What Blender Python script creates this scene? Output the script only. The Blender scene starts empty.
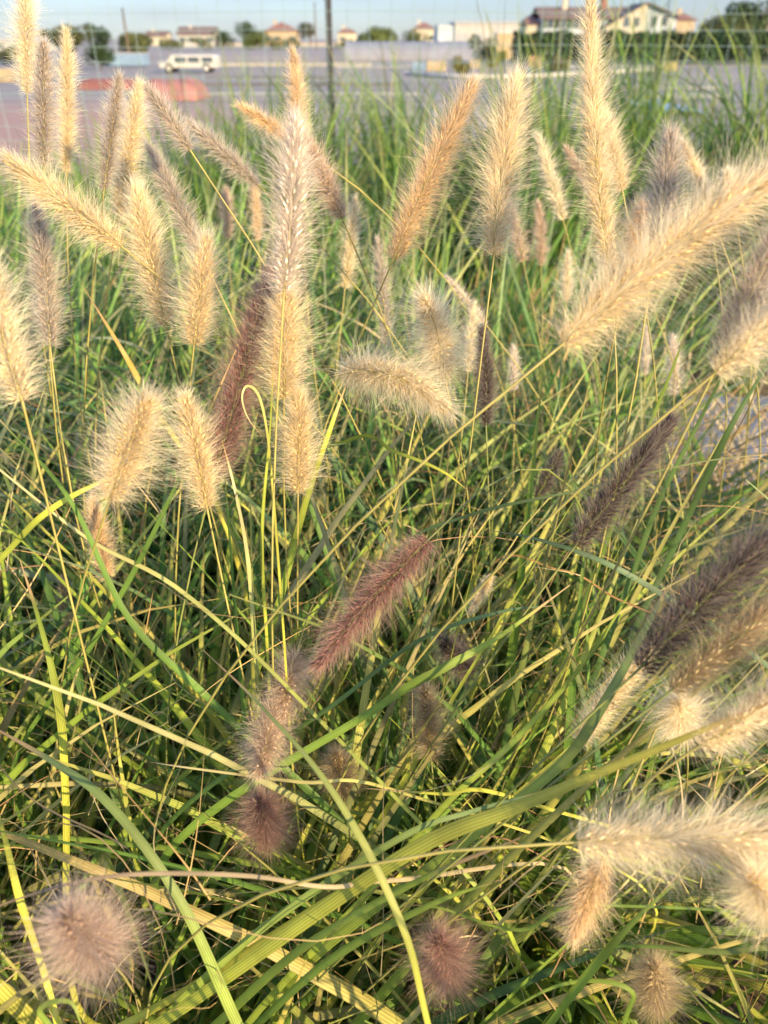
import bpy, math, random
import numpy as np
from mathutils import Vector

random.seed(7)
rng = np.random.default_rng(11)
scene = bpy.context.scene
COL = scene.collection

# ------------------------------------------------------------------ camera geometry
F, CX, CY = 760.0, 384.0, 512.0
CAM = np.array([0.0, 0.0, 1.45])
PITCH = math.atan((512 - 38) / F)
FWD = np.array([0, math.cos(PITCH), -math.sin(PITCH)])
UP = np.array([0, math.sin(PITCH), math.cos(PITCH)])
RIGHT = np.array([1.0, 0, 0])
FIELD_Z = -0.9


def P(px, py, d):
    """point seen at a pixel, d metres along the optical axis"""
    return CAM + d * (FWD + (px - CX) / F * RIGHT + (CY - py) / F * UP)


def W(px, py, Y):
    """point seen at a pixel on the upright plane y = Y"""
    r = FWD + (px - CX) / F * RIGHT + (CY - py) / F * UP
    return CAM + r * (Y / r[1])


def GY(py, z=FIELD_Z):
    """distance at which the ground of height z shows at row py"""
    r = FWD + (CY - py) / F * UP
    return r[1] * (z - CAM[2]) / r[2]


def project(pts):
    q = pts - CAM
    d = q @ FWD
    d = np.where(np.abs(d) < 1e-4, 1e-4, d)
    return CX + F * (q @ RIGHT) / d, CY - F * (q @ UP) / d, d


# ------------------------------------------------------------------ materials
def new_mat(name):
    m = bpy.data.materials.new(name)
    m.use_nodes = True
    nt = m.node_tree
    nt.nodes.clear()
    out = nt.nodes.new('ShaderNodeOutputMaterial')
    return m, nt, out


def N(nt, kind, **kw):
    n = nt.nodes.new(kind)
    for k, v in kw.items():
        if k in n.inputs:
            n.inputs[k].default_value = v
        else:
            setattr(n, k, v)
    return n


def plant_mat(name, trans=0.4, rough=0.5, spec=0.3, streak=0.0, noise=0.15, nscale=30.0):
    """leaf or bristle: colour from the 'col' attribute, lets light through"""
    m, nt, out = new_mat(name)
    at = N(nt, 'ShaderNodeAttribute')
    at.attribute_name = 'col'
    colour = at.outputs['Color']
    tc = N(nt, 'ShaderNodeTexCoord')
    nz = N(nt, 'ShaderNodeTexNoise', Scale=nscale, Detail=3.0)
    nt.links.new(tc.outputs['Object'], nz.inputs['Vector'])
    mr = N(nt, 'ShaderNodeMapRange')
    mr.inputs[1].default_value = 0.3
    mr.inputs[2].default_value = 0.7
    mr.inputs[3].default_value = 1 - noise
    mr.inputs[4].default_value = 1 + noise
    nt.links.new(nz.outputs['Fac'], mr.inputs[0])
    vm = N(nt, 'ShaderNodeVectorMath', operation='SCALE')
    nt.links.new(colour, vm.inputs[0])
    nt.links.new(mr.outputs[0], vm.inputs['Scale'])
    colour = vm.outputs[0]
    if streak > 0:
        wv = N(nt, 'ShaderNodeTexWave', Scale=1.6, Distortion=1.5)
        wv.bands_direction = 'X'
        mp = N(nt, 'ShaderNodeMapping')
        nt.links.new(tc.outputs['UV'], mp.inputs['Vector'])
        nt.links.new(mp.outputs[0], wv.inputs['Vector'])
        m2 = N(nt, 'ShaderNodeMapRange')
        m2.inputs[3].default_value = 1 - streak
        m2.inputs[4].default_value = 1 + streak
        nt.links.new(wv.outputs['Fac'], m2.inputs[0])
        v2 = N(nt, 'ShaderNodeVectorMath', operation='SCALE')
        nt.links.new(colour, v2.inputs[0])
        nt.links.new(m2.outputs[0], v2.inputs['Scale'])
        colour = v2.outputs[0]
    pb = N(nt, 'ShaderNodeBsdfPrincipled', Roughness=rough)
    pb.inputs['Specular IOR Level'].default_value = spec
    nt.links.new(colour, pb.inputs['Base Color'])
    tr = N(nt, 'ShaderNodeBsdfTranslucent')
    nt.links.new(colour, tr.inputs['Color'])
    mx = N(nt, 'ShaderNodeMixShader', Fac=trans)
    nt.links.new(pb.outputs[0], mx.inputs[1])
    nt.links.new(tr.outputs[0], mx.inputs[2])
    nt.links.new(mx.outputs[0], out.inputs['Surface'])
    return m


def solid_mat(name, c, rough=0.7, noise=0.12, nscale=3.0, metallic=0.0, spec=0.3, bump=0.0, bscale=20.0):
    m, nt, out = new_mat(name)
    tc = N(nt, 'ShaderNodeTexCoord')
    nz = N(nt, 'ShaderNodeTexNoise', Scale=nscale, Detail=5.0)
    nt.links.new(tc.outputs['Object'], nz.inputs['Vector'])
    cr = N(nt, 'ShaderNodeValToRGB')
    cr.color_ramp.elements[0].position = 0.3
    cr.color_ramp.elements[1].position = 0.7
    cr.color_ramp.elements[0].color = tuple(x * (1 - noise) for x in c) + (1,)
    cr.color_ramp.elements[1].color = tuple(min(1, x * (1 + noise)) for x in c) + (1,)
    nt.links.new(nz.outputs['Fac'], cr.inputs['Fac'])
    pb = N(nt, 'ShaderNodeBsdfPrincipled', Roughness=rough, Metallic=metallic)
    pb.inputs['Specular IOR Level'].default_value = spec
    nt.links.new(cr.outputs['Color'], pb.inputs['Base Color'])
    if bump > 0:
        n2 = N(nt, 'ShaderNodeTexNoise', Scale=bscale, Detail=4.0)
        nt.links.new(tc.outputs['Object'], n2.inputs['Vector'])
        bp = N(nt, 'ShaderNodeBump', Strength=bump)
        nt.links.new(n2.outputs['Fac'], bp.inputs['Height'])
        nt.links.new(bp.outputs[0], pb.inputs['Normal'])
    nt.links.new(pb.outputs[0], out.inputs['Surface'])
    return m


M_BLADE = plant_mat('grass leaf', trans=0.46, rough=0.5, spec=0.3, streak=0.24, noise=0.26, nscale=22)
M_FAR = plant_mat('tall grass leaf', trans=0.4, rough=0.5, spec=0.3)
M_DRY = plant_mat('dry straw', trans=0.3, rough=0.6, spec=0.2)
M_BRIS = plant_mat('plume bristle', trans=0.55, rough=0.55, spec=0.25, noise=0.12, nscale=60)
M_GRAIN = plant_mat('plume seed', trans=0.2, rough=0.5, spec=0.3, noise=0.2, nscale=200)
M_STEM = plant_mat('plume stem', trans=0.1, rough=0.45, spec=0.35, noise=0.2, nscale=40)
M_LEAFT = plant_mat('tree foliage', trans=0.3, rough=0.6, spec=0.2, noise=0.3, nscale=0.6)
M_BARK = solid_mat('bark', (0.12, 0.09, 0.06), 0.9, 0.3, 4.0, bump=0.4)
M_POST = solid_mat('painted post', (0.035, 0.035, 0.04), 0.5, 0.2, 12.0)
M_WIRE = solid_mat('galvanised wire', (.26, .36, .35), .5, .15, 8.0, metallic=0.2)


# ------------------------------------------------------------------ mesh helpers
def link(name, me, mat, parent=None):
    o = bpy.data.objects.new(name, me)
    COL.objects.link(o)
    if mat is not None:
        me.materials.append(mat)
    if parent is not None:
        o.parent = parent
    return o


def tag(o, label=None, cat=None, group=None, kind=None):
    if label: o['label'] = label
    if cat: o['category'] = cat
    if group: o['group'] = group
    if kind: o['kind'] = kind
    return o


def empty(name, loc=(0, 0, 0), rz=0.0):
    o = bpy.data.objects.new(name, None)
    COL.objects.link(o)
    o.empty_display_size = 0.1
    o.location = loc
    o.rotation_euler.z = rz
    return o


def np_mesh(name, verts, faces_list, cols=None, uvs=None, smooth=True):
    """faces_list: list of int arrays (n, k) with k = 3 or 4; cols per vertex"""
    me = bpy.data.meshes.new(name)
    verts = np.asarray(verts, dtype=np.float32)
    me.vertices.add(len(verts))
    me.vertices.foreach_set('co', verts.ravel())
    loops = np.concatenate([f.ravel() for f in faces_list]).astype(np.int32)
    tot = np.concatenate([np.full(len(f), f.shape[1], dtype=np.int32) for f in faces_list])
    start = np.concatenate([[0], np.cumsum(tot)[:-1]]).astype(np.int32)
    me.loops.add(len(loops))
    me.loops.foreach_set('vertex_index', loops)
    me.polygons.add(len(tot))
    me.polygons.foreach_set('loop_start', start)
    me.polygons.foreach_set('loop_total', tot)
    if smooth:
        me.polygons.foreach_set('use_smooth', np.ones(len(tot), dtype=bool))
    if cols is not None:
        ca = me.color_attributes.new('col', 'FLOAT_COLOR', 'POINT')
        c4 = np.ones((len(verts), 4), dtype=np.float32)
        c4[:, :3] = np.clip(cols, 0, 1)
        ca.data.foreach_set('color', c4.ravel())
    if uvs is not None:
        ul = me.uv_layers.new(name='UVMap')
        ul.data.foreach_set('uv', np.asarray(uvs, dtype=np.float32)[loops].ravel())
    me.update(calc_edges=True)
    me.validate()
    return me


def norm(v):
    return v / np.maximum(np.linalg.norm(v, axis=-1, keepdims=True), 1e-9)


def ribbon_mesh(name, Pp, Wd, S, col, fold=0.16, across=3):
    """Pp (N,K,3) centre lines, Wd (N,K) widths, S (N,K,3) side vectors, col (N,K,3)"""
    n, k, _ = Pp.shape
    T = np.gradient(Pp, axis=1)
    Nn = norm(np.cross(S, T))
    w = Wd[..., None]
    if across == 3:
        V = np.stack([Pp - S * w * .5, Pp - Nn * w * fold, Pp + S * w * .5], axis=2)
    else:
        V = np.stack([Pp - S * w * .5, Pp + S * w * .5], axis=2)
    a = across
    verts = V.reshape(-1, 3)
    cols = np.repeat(col[:, :, None, :], a, axis=2).copy()
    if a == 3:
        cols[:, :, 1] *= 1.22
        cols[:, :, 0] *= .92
    cols = cols.reshape(-1, 3)
    uu = np.broadcast_to(np.linspace(0, 1, a)[None, None, :], (n, k, a))
    vv = np.broadcast_to(np.linspace(0, 1, k)[None, :, None], (n, k, a))
    uv = np.stack([uu, vv], axis=-1).reshape(-1, 2)
    base = (np.arange(n) * k * a)[:, None, None]
    kk = (np.arange(k - 1) * a)[None, :, None]
    jj = np.arange(a - 1)[None, None, :]
    i0 = base + kk + jj
    quads = np.stack([i0, i0 + 1, i0 + a + 1, i0 + a], axis=-1).reshape(-1, 4)
    return np_mesh(name, verts, [quads], cols, uv)


def rot_about(v, axis, ang):
    c, s = np.cos(ang)[..., None], np.sin(ang)[..., None]
    return v * c + np.cross(axis, v) * s + axis * (np.sum(axis * v, -1, keepdims=True)) * (1 - c)


def catmull(pts, n):
    pts = np.asarray(pts, dtype=float)
    p = np.vstack([2 * pts[0] - pts[1], pts, 2 * pts[-1] - pts[-2]])
    m = len(pts) - 1
    t = np.linspace(0, m - 1e-6, n)
    i = t.astype(int)
    u = (t - i)[:, None]
    p0, p1, p2, p3 = p[i], p[i + 1], p[i + 2], p[i + 3]
    return 0.5 * (2 * p1 + (p2 - p0) * u + (2 * p0 - 5 * p1 + 4 * p2 - p3) * u ** 2 + (3 * p1 - p0 - 3 * p2 + p3) * u ** 3)


def tube_arrays(path, rad, seg=6):
    path = np.asarray(path, dtype=float)
    k = len(path)
    rad = np.broadcast_to(np.asarray(rad, dtype=float), (k,))
    T = norm(np.gradient(path, axis=0))
    ref = np.array([0.3, 0.2, 1.0]) if abs(T[:, 2]).mean() < .8 else np.array([1.0, 0.1, 0])
    A = norm(np.cross(T, ref))
    B = np.cross(T, A)
    th = np.linspace(0, 2 * np.pi, seg, endpoint=False)
    V = path[:, None] + rad[:, None, None] * (np.cos(th)[None, :, None] * A[:, None] + np.sin(th)[None, :, None] * B[:, None])
    i = (np.arange(k - 1) * seg)[:, None]
    j = np.arange(seg)[None]
    j2 = (j + 1) % seg
    q = np.stack([i + j, i + j2, i + seg + j2, i + seg + j], -1).reshape(-1, 4)
    return V.reshape(-1, 3), q


class MB:
    """collects polygons for one mesh"""
    def __init__(self):
        self.v, self.f = [], []

    def poly(self, *pts):
        i = len(self.v)
        self.v += [tuple(p) for p in pts]
        self.f.append(tuple(range(i, i + len(pts))))

    def box(self, x0, y0, z0, x1, y1, z1):
        i = len(self.v)
        self.v += [(x, y, z) for z in (z0, z1) for y in (y0, y1) for x in (x0, x1)]
        for q in ((0, 2, 3, 1), (4, 5, 7, 6), (0, 1, 5, 4), (2, 6, 7, 3), (0, 4, 6, 2), (1, 3, 7, 5)):
            self.f.append(tuple(i + a for a in q))

    def tube(self, path, rad, seg=6):
        V, q = tube_arrays(path, rad, seg)
        i = len(self.v)
        self.v += [tuple(p) for p in V]
        self.f += [tuple(int(a) + i for a in r) for r in q]
        self.f.append(tuple(i + a for a in range(seg)))
        self.f.append(tuple(i + len(V) - 1 - a for a in range(seg)))

    def prism(self, outline, y0, y1):
        """outline in (x, z), extruded along y"""
        n = len(outline)
        i = len(self.v)
        self.v += [(x, y0, z) for x, z in outline] + [(x, y1, z) for x, z in outline]
        self.f.append(tuple(i + a for a in range(n)))
        self.f.append(tuple(i + n + n - 1 - a for a in range(n)))
        for a in range(n):
            b = (a + 1) % n
            self.f.append((i + a, i + n + a, i + n + b, i + b))

    def build(self, name, mat, parent=None, bevel=0.0, smooth=False):
        me = bpy.data.meshes.new(name)
        me.from_pydata(self.v, [], self.f)
        if smooth:
            me.polygons.foreach_set('use_smooth', [True] * len(me.polygons))
        me.update()
        o = link(name, me, mat, parent)
        if bevel > 0:
            b = o.modifiers.new('bevel', 'BEVEL')
            b.width = bevel
            b.segments = 2
        return o


# ------------------------------------------------------------------ palettes (plant colours; grey and dark have shade painted in)
PAL = {  # bristle root, bristle tip, seed
    'gold':   ((.79, .64, .37), (.90, .81, .61), (.64, .45, .20)),
    'orange': ((.74, .55, .31), (.86, .71, .49), (.58, .37, .16)),
    'pale':   ((.82, .70, .46), (.91, .83, .65), (.72, .56, .31)),
    'white':  ((.68, .57, .46), (.82, .73, .60), (.88, .80, .64)),
    'tan':    ((.58, .43, .29), (.78, .63, .48), (.50, .36, .22)),
    'purple': ((.28, .145, .115), (.60, .42, .33), (.24, .10, .09)),
    'dark':   ((.085, .052, .048), (.42, .35, .29), (.07, .04, .04)),  # purple bristles with shade painted into the colour
    'grey':   ((.50, .42, .33), (.72, .65, .54), (.40, .30, .22)),  # straw plumes lying in shade, the shade put into the bristle colour
    'mauve':  ((.48, .34, .26), (.74, .60, .49), (.46, .33, .24)),
    'brown':  ((.38, .27, .15), (.64, .52, .34), (.52, .41, .19)),
}

# base px, tip px, depth of base, depth of tip, reach of the bristles in px, palette, label
PL = [
 (27, 92, 25, -25, .74, .70, 19, 'pale', 'tall thin straw plume running off the top left corner above its long bare stem'),
 (66, 172, 66, 32, .80, .76, 15, 'gold', 'slender upright golden plume in the upper left, in front of the dark far trees'),
 (44, 165, 44, 45, .64, .60, 20, 'grey', 'blurred upright grey plume between the two slender straw plumes at the top left'),
 (118, 215, 139, 86, .78, .74, 21, 'gold', 'upright pale golden plume just left of the far red sheets'),
 (104, 190, 119, 78, .66, .62, 17, 'grey', 'dim grey plume behind the upright golden one by the red sheets'),
 (121, 246, 8, 160, .60, .56, 31, 'gold', 'fat golden plume leaning hard to the left across two straw stems'),
 (166, 325, 137, 190, .64, .60, 33, 'gold', 'long golden plume with tidy seed rows beside the base of the fat leaning plume'),
 (194, 345, 206, 240, .60, .57, 32, 'gold', 'short stout golden plume right of the long seed rowed one at the left'),
 (50, 345, 36, 205, .66, .64, 25, 'grey', 'grey plume with a golden right side standing below the fat left leaning plume'),
 (22, 400, -12, 262, .46, .42, 42, 'pale', 'big fluffy cream plume cut by the left edge of the photo'),
 (205, 262, 150, 148, .72, .70, 19, 'grey', 'soft grey plume leaning left over the dark back grass, upper of the left middle'),
 (190, 150, 148, 88, .64, .62, 17, 'grey', 'faint grey plume leaning across the far red sheets towards the white van'),
 (258, 185, 188, 122, .78, .76, 15, 'grey', 'grey plume with a pale seeded tip leaning left in front of the back grass'),
 (228, 238, 226, 190, 1.5, 1.48, 12, 'tan', 'little tan plume, left one of the small pair left of the tall central plume'),
 (258, 240, 254, 181, 1.4, 1.38, 10, 'orange', 'thin orange plume, right one of the small pair left of the tall central plume'),
 (292, 140, 240, 106, .80, .77, 13, 'orange', 'short orange plume nodding left from the tall central plume'),
 (298, 165, 293, 52, .86, .84, 15, 'orange', 'narrow golden plume peeking above the white seeded central plume'),
 (284, 292, 296, 122, .52, .50, 37, 'white', 'tall central plume with glinting white seeds, over a dark maroon one'),
 (342, 218, 306, 138, .74, .70, 20, 'tan', 'pinkish tan plume leaning left behind the white seeded central plume'),
 (345, 288, 355, 200, 1.05, 1.02, 15, 'gold', 'half shed yellow plume alone on a thin stem right of the central plume'),
 (386, 345, 377, 240, .90, .88, 15, 'grey', 'pale grey ghostly plume beneath the orange plume that leans right'),
 (214, 475, 268, 275, .60, .56, 34, 'purple', 'long dark maroon plume in the shade left of the bright central plume'),
 (284, 398, 286, 284, .58, .54, 40, 'gold', 'bright golden plump plume right at the centre left, below the white seeded one'),
 (298, 492, 299, 396, .62, .58, 32, 'gold', 'golden plume directly under the bright plump central one'),
 (207, 508, 184, 398, .58, .55, 31, 'gold', 'upright golden plume in front of the maroon one\'s foot'),
 (110, 500, 147, 400, .52, .47, 44, 'gold', 'broad bushy golden plume on the left, leaning right'),
 (108, 580, 93, 500, .74, .72, 18, 'orange', 'small rusty plume hanging below the broad bushy one on the left'),
 (70, 655, 62, 580, .95, .93, 15, 'brown', 'dull brown plume sunk among the green leaves at the left'),
 (342, 374, 446, 408, .62, .57, 37, 'pale', 'cream caterpillar shaped plume lying nearly level near the centre'),
 (444, 375, 424, 298, .62, .54, 38, 'pale', 'round fluffy cream plume just above the level caterpillar shaped one'),
 (468, 372, 474, 305, .95, .95, 14, 'pale', 'small whitish plume touching the round fluffy cream one on its right'),
 (487, 326, 447, 277, 1.0, .98, 9, 'white', 'tiny whitish plume bent sideways over the round fluffy cream one'),
 (486, 425, 482, 330, .80, .78, 17, 'dark', 'narrow dark purple plume standing upright at the middle'),
 (394, 258, 472, 86, .66, .62, 31, 'orange', 'long orange plume leaning right, below the fence post'),
 (494, 255, 516, 80, .62, .60, 36, 'gold', 'long straight golden plume with spread bristles right of the orange leaning one'),
 (523, 262, 509, 204, 1.2, 1.18, 14, 'tan', 'small tan plume against the foot of the long straight golden one'),
 (541, 265, 538, 203, 1.35, 1.33, 11, 'tan', 'small oval tan plume on a reddish stem, second right of the long straight golden one'),
 (563, 220, 538, 136, 1.1, 1.08, 16, 'pale', 'small pale plume leaning left between the two longest upright ones'),
 (604, 212, 566, 148, 1.0, .98, 13, 'tan', 'small dull tan plume leaning left against the tallest plume'),
 (622, 190, 603, 112, .72, .70, 19, 'gold', 'short golden plume tucked against the right side of the tallest plume'),
 (612, 285, 591, 3, .70, .66, 26, 'gold', 'tallest plume, narrow and golden, reaching up over the far red roofed house'),
 (655, 250, 670, 135, .52, .50, 33, 'grey', 'silvery grey plume behind the great slanting plume at the right'),
 (706, 200, 682, 142, .80, .78, 13, 'gold', 'small golden plume poking out from the silvery grey one'),
 (710, 218, 702, 170, .86, .85, 9, 'pale', 'tiny pale plume between the silvery grey one and the great slanting one'),
 (628, 268, 642, 206, .60, .54, 26, 'orange', 'short orange plume facing the camera above the great slanting plume'),
 (735, 215, 727, 172, .80, .76, 17, 'pale', 'faint pale tuft over the upper end of the great slanting plume'),
 (563, 344, 800, 158, .44, .44, 58, 'gold', 'great slanting golden plume at the right, the largest of all, on a long orange stem'),
 (725, 350, 785, 225, .44, .42, 40, 'grey', 'grey plume at the right edge below the great slanting one'),
 (716, 372, 810, 296, .42, .40, 38, 'pale', 'cream fluffy plume cut by the right edge beneath the grey one'),
 (566, 302, 568, 253, 1.2, 1.18, 12, 'pale', 'little pale plume left of the great slanting plume\'s stem end'),
 (674, 395, 673, 338, 1.1, 1.08, 14, 'white', 'whitish wispy plume under the great slanting plume'),
 (645, 375, 646, 328, 1.2, 1.2, 9, 'white', 'tiny white tuft under the middle of the great slanting plume'),
 (514, 390, 513, 347, 1.1, 1.1, 10, 'white', 'tiny white tuft right of the narrow dark purple plume'),
 (576, 545, 672, 420, .56, .54, 31, 'dark', 'dark purple plume leaning right against the gap with the grey path'),
 (536, 498, 560, 452, .95, .93, 17, 'dark', 'small blackish plume lost among the leaves left of the dark leaning one'),
 (428, 540, 318, 664, .58, .52, 33, 'purple', 'reddish purple plume drooping down left at the centre'),
 (296, 655, 280, 715, .66, .60, 30, 'tan', 'dusky tan plume, upper half of a drooping pair crossed by a blue green blade'),
 (276, 705, 260, 770, .62, .54, 33, 'tan', 'paler tan plume, lower half of a drooping pair crossed by a blue green blade'),
 (268, 842, 260, 800, .66, .58, 36, 'purple', 'small purple ball shaped plume below the drooping tan pair'),
 (345, 792, 335, 755, .74, .68, 26, 'brown', 'dim brown tuft right of the long blue green blade'),
 (431, 758, 424, 688, .66, .62, 25, 'brown', 'brown upright plume crossed by a thin dry blade, below centre'),
 (468, 672, 442, 640, .80, .76, 24, 'dark', 'shaded dark grey tuft just above the brown upright plume'),
 (578, 742, 652, 648, .60, .58, 24, 'pale', 'thin pale plume leaning right beside a broad bent green blade'),
 (684, 728, 678, 704, .53, .46, 38, 'pale', 'pale ball shaped plume pointing at the camera above the olive double blade'),
 (640, 668, 800, 520, .45, .42, 50, 'dark', 'big dark grey plume leaning right to the right edge'),
 (672, 690, 800, 590, .43, .42, 34, 'brown', 'brown plume with yellow seeds below the big dark grey one'),
 (700, 745, 815, 668, .42, .40, 38, 'pale', 'fluffy cream plume at the right edge just over the olive double blade'),
 (578, 842, 812, 836, .40, .40, 52, 'pale', 'big level cream plume at the lower right on a blue green stem'),
 (772, 905, 752, 880, .44, .37, 48, 'gold', 'golden ball shaped plume at the right edge beneath the big level one'),
 (604, 858, 574, 935, .47, .46, 31, 'orange', 'rusty golden plume hanging under the left end of the big level one'),
 (446, 975, 438, 940, .56, .48, 42, 'purple', 'purple ball shaped plume near the bottom middle'),
 (106, 956, 66, 918, .45, .37, 58, 'mauve', 'large spiky mauve tan ball shaped plume in the bottom left corner'),
 (658, 1005, 654, 968, .56, .50, 36, 'brown', 'dim brown ball shaped plume at the bottom right'),
 (492, 575, 470, 612, .74, .74, 8, 'gold', 'very thin yellow seed spike in the leaves right of the reddish purple plume'),
]


def stem_path(B, axis, k=18):
    """from a rooted point on the ground up to the foot of a plume"""
    h = B[2]
    back = -axis
    run = 0.30 * h
    root = np.array([B[0] + back[0] * run + rng.normal(0, .04), B[1] + abs(back[1]) * .05 + .10 + rng.normal(0, .03), 0.0])
    c1 = B + back * 0.38 * h
    c1[2] = max(c1[2], 0.35 * h)
    c2 = root + np.array([0, 0, .45 * h])
    t = np.linspace(0, 1, k)[:, None]
    return (1 - t) ** 3 * root + 3 * (1 - t) ** 2 * t * c2 + 3 * (1 - t) * t ** 2 * c1 + t ** 3 * B


def make_plume(i, bx, by, tx, ty, db, dt, rpx, pal, label):
    B, T = P(bx, by, db), P(tx, ty, dt)
    axis = norm(T - B)
    L = np.linalg.norm(T - B)
    dm = .5 * (db + dt)
    R = rpx / F * dm
    sp = stem_path(B, axis)
    root = sp[0].copy()
    t = empty('grass_plume', tuple(root))
    tag(t, label, 'plume', 'fountain grass plumes')
    # rachis: gentle arc, sagging towards the tip
    side = norm(np.cross(axis, [0, 0, 1.0]) + 1e-6)
    sag = np.array([0, 0, -1.0]) * L * rng.uniform(.0, .05) + side * L * rng.normal(0, .03)
    M = .5 * (B + T) - 1.0 * sag
    if 'caterpillar shaped plume lying' in label:
        M = M + np.array([0, 0, .024])

    def ax(s):
        s = s[:, None]
        return (1 - s) ** 2 * B + 2 * (1 - s) * s * M + s ** 2 * T

    def tan(s):
        s = s[:, None]
        return norm(2 * (1 - s) * (M - B) + 2 * s * (T - M))
    # stem + rachis
    rach = ax(np.linspace(0.02, 1, 9))
    full = np.vstack([sp, rach])
    rad = np.concatenate([np.linspace(.0013, .0008, len(sp)), np.linspace(.0008, .0004, 9)])
    V, q = tube_arrays(full - root, rad, 6)
    tcol = np.linspace(0, 1, len(full))[:, None]
    c0, c1 = np.array((.10, .16, .035)), np.array((.42, .33, .10)) * rng.uniform(.8, 1.1)
    if pal in ('dark', 'purple', 'brown'):
        c1 = np.array((.20, .20, .06))
    sc = np.repeat(c0 * (1 - tcol ** .8) + c1 * tcol ** .8, 6, axis=0)
    link('stem', np_mesh('stem', V, [q], sc), M_STEM, t)
    # spikelets along a spiral
    big = np.clip(L / .12, .45, 1.7)
    far = dm > .85
    ns = int((95 if far else 150) * big ** .8)
    s = (np.arange(ns) + rng.uniform(0, .6, ns)) / ns
    s = np.clip(s * 1.0, 0, .995)
    phi = np.arange(ns) * 2.39996 + rng.normal(0, .25, ns)
    A0 = ax(s)
    Tn = tan(s)
    u = norm(np.cross(Tn, np.array([.31, .22, .93])))
    v = np.cross(Tn, u)
    rd = u * np.cos(phi)[:, None] + v * np.sin(phi)[:, None]
    sm = lambda a, b, x: np.clip((x - a) / (b - a), 0, 1) ** 2 * (3 - 2 * np.clip((x - a) / (b - a), 0, 1))
    prof = (.62 + .38 * sm(0, .22, s)) * (1 - .55 * sm(.55, 1.0, s))
    theta = np.radians(66 - 34 * sm(.45, 1.0, s)) + rng.normal(0, .1, ns)
    core = .34 * R * prof
    cr, ct, cs = (np.array(c) for c in PAL[pal])
    # seeds: spindles pointing out and forward
    gl = np.minimum(.0068, .30 * R) * rng.uniform(.75, 1.2, ns)
    gw = gl * .13
    gd = norm(rd * np.sin(theta * .75)[:, None] + Tn * np.cos(theta * .75)[:, None])
    g0 = A0 + rd * core[:, None] * .6
    gs1 = norm(np.cross(gd, Tn + .01))
    gs2 = np.cross(gd, gs1)
    ring = [g0 + gd * (gl * .42)[:, None] + (gs1 * math.cos(a) + gs2 * math.sin(a)) * gw[:, None] for a in (0, math.pi / 2, math.pi, 1.5 * math.pi)]
    GV = np.stack([g0] + ring + [g0 + gd * gl[:, None]], axis=1)
    gb = (np.arange(ns) * 6)[:, None, None]
    tri = np.array([(0, 2, 1), (0, 3, 2), (0, 4, 3), (0, 1, 4), (5, 1, 2), (5, 2, 3), (5, 3, 4), (5, 4, 1)])[None]
    gf = (gb + tri).reshape(-1, 3)
    gj = rng.uniform(.75, 1.3, (ns, 1, 1))
    gc = np.broadcast_to(cs[None, None] * gj, (ns, 6, 3)).copy()
    gc[:, 5] *= 1.1
    link('seed_cluster', np_mesh('seed_cluster', GV.reshape(-1, 3) - root, [gf], gc.reshape(-1, 3)), M_GRAIN, t)
    # bristles: a dense short coat and a looser halo of long ones
    nb = 16 if far else 27
    idx = np.repeat(np.arange(ns), nb)
    n = len(idx)
    # scatter the feet freely along and round the rachis so no tufts show
    sj = np.clip(s[idx] + rng.normal(0, .022, n), 0.0, 1.0)
    pj = rng.uniform(0, 2 * np.pi, n)
    Aj, Tj = ax(sj), tan(sj)
    uj = norm(np.cross(Tj, np.array([.31, .22, .93])))
    vj = np.cross(Tj, uj)
    rj = uj * np.cos(pj)[:, None] + vj * np.sin(pj)[:, None]
    profj = (.66 + .34 * sm(0, .2, sj)) * (1 - .42 * sm(.62, 1.0, sj))
    thj = np.radians(80 - 34 * sm(.35, 1.0, sj) + 10 * (1 - sm(0, .15, sj))) + rng.normal(0, .22, n)
    halo = rng.random(n) < .46
    thj = np.where(halo, thj, thj * .70)
    thj = np.where(sj > .93, thj * rng.uniform(.05, 1.1, n), thj)
    d = norm(rj * np.sin(thj)[:, None] + Tj * np.cos(thj)[:, None] + rng.normal(0, .17, (n, 3)))
    r1, r2, r3 = rng.uniform(0, 6, 3)
    rag = 1 + .13 * np.sin(3 * pj + 8 * sj + r1) + .12 * np.sin(19 * sj + 2 * pj + r2) + .10 * np.sin(41 * sj - pj + r3)
    ln = R * profj * rag * np.where(halo, rng.uniform(.70, 1.24, n), rng.uniform(.42, .86, n))
    ln = np.where(rng.random(n) < .03, ln * 1.3, ln)
    p0 = Aj + rj * (.10 * R * profj)[:, None]
    curl = norm(rng.normal(0, 1, (n, 3))) * .15 + Tj * .10 + np.array([0, 0, -.04])
    p1 = p0 + d * (ln * .5)[:, None]
    p2 = p0 + d * ln[:, None] + curl * ln[:, None]
    sd = norm(np.cross(d, norm(rng.normal(0, 1, (n, 3)))))
    pxm = dm / F
    w0 = np.maximum(.00026, .36 * pxm) * np.where(halo, .62, 1.05) * rng.uniform(.8, 1.2, n)
    w = w0[:, None]
    BV = np.stack([p0 - sd * w * .5, p0 + sd * w * .5, p1 + sd * w * .42, p1 - sd * w * .42, p2 - sd * w * .08, p2 + sd * w * .08], axis=1)
    bb = (np.arange(n) * 6)[:, None]
    f1 = bb + np.array([0, 1, 2, 3])[None]
    f2 = bb + np.array([3, 2, 5, 4])[None]
    j = rng.uniform(.72, 1.25, (n, 1))
    hue = rng.normal(0, .03, (n, 3))
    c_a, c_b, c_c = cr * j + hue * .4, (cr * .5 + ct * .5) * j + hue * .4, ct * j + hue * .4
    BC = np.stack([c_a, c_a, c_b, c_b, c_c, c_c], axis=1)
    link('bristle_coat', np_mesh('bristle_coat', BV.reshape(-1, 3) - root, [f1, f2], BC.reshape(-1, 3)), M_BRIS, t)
    return t


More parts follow.
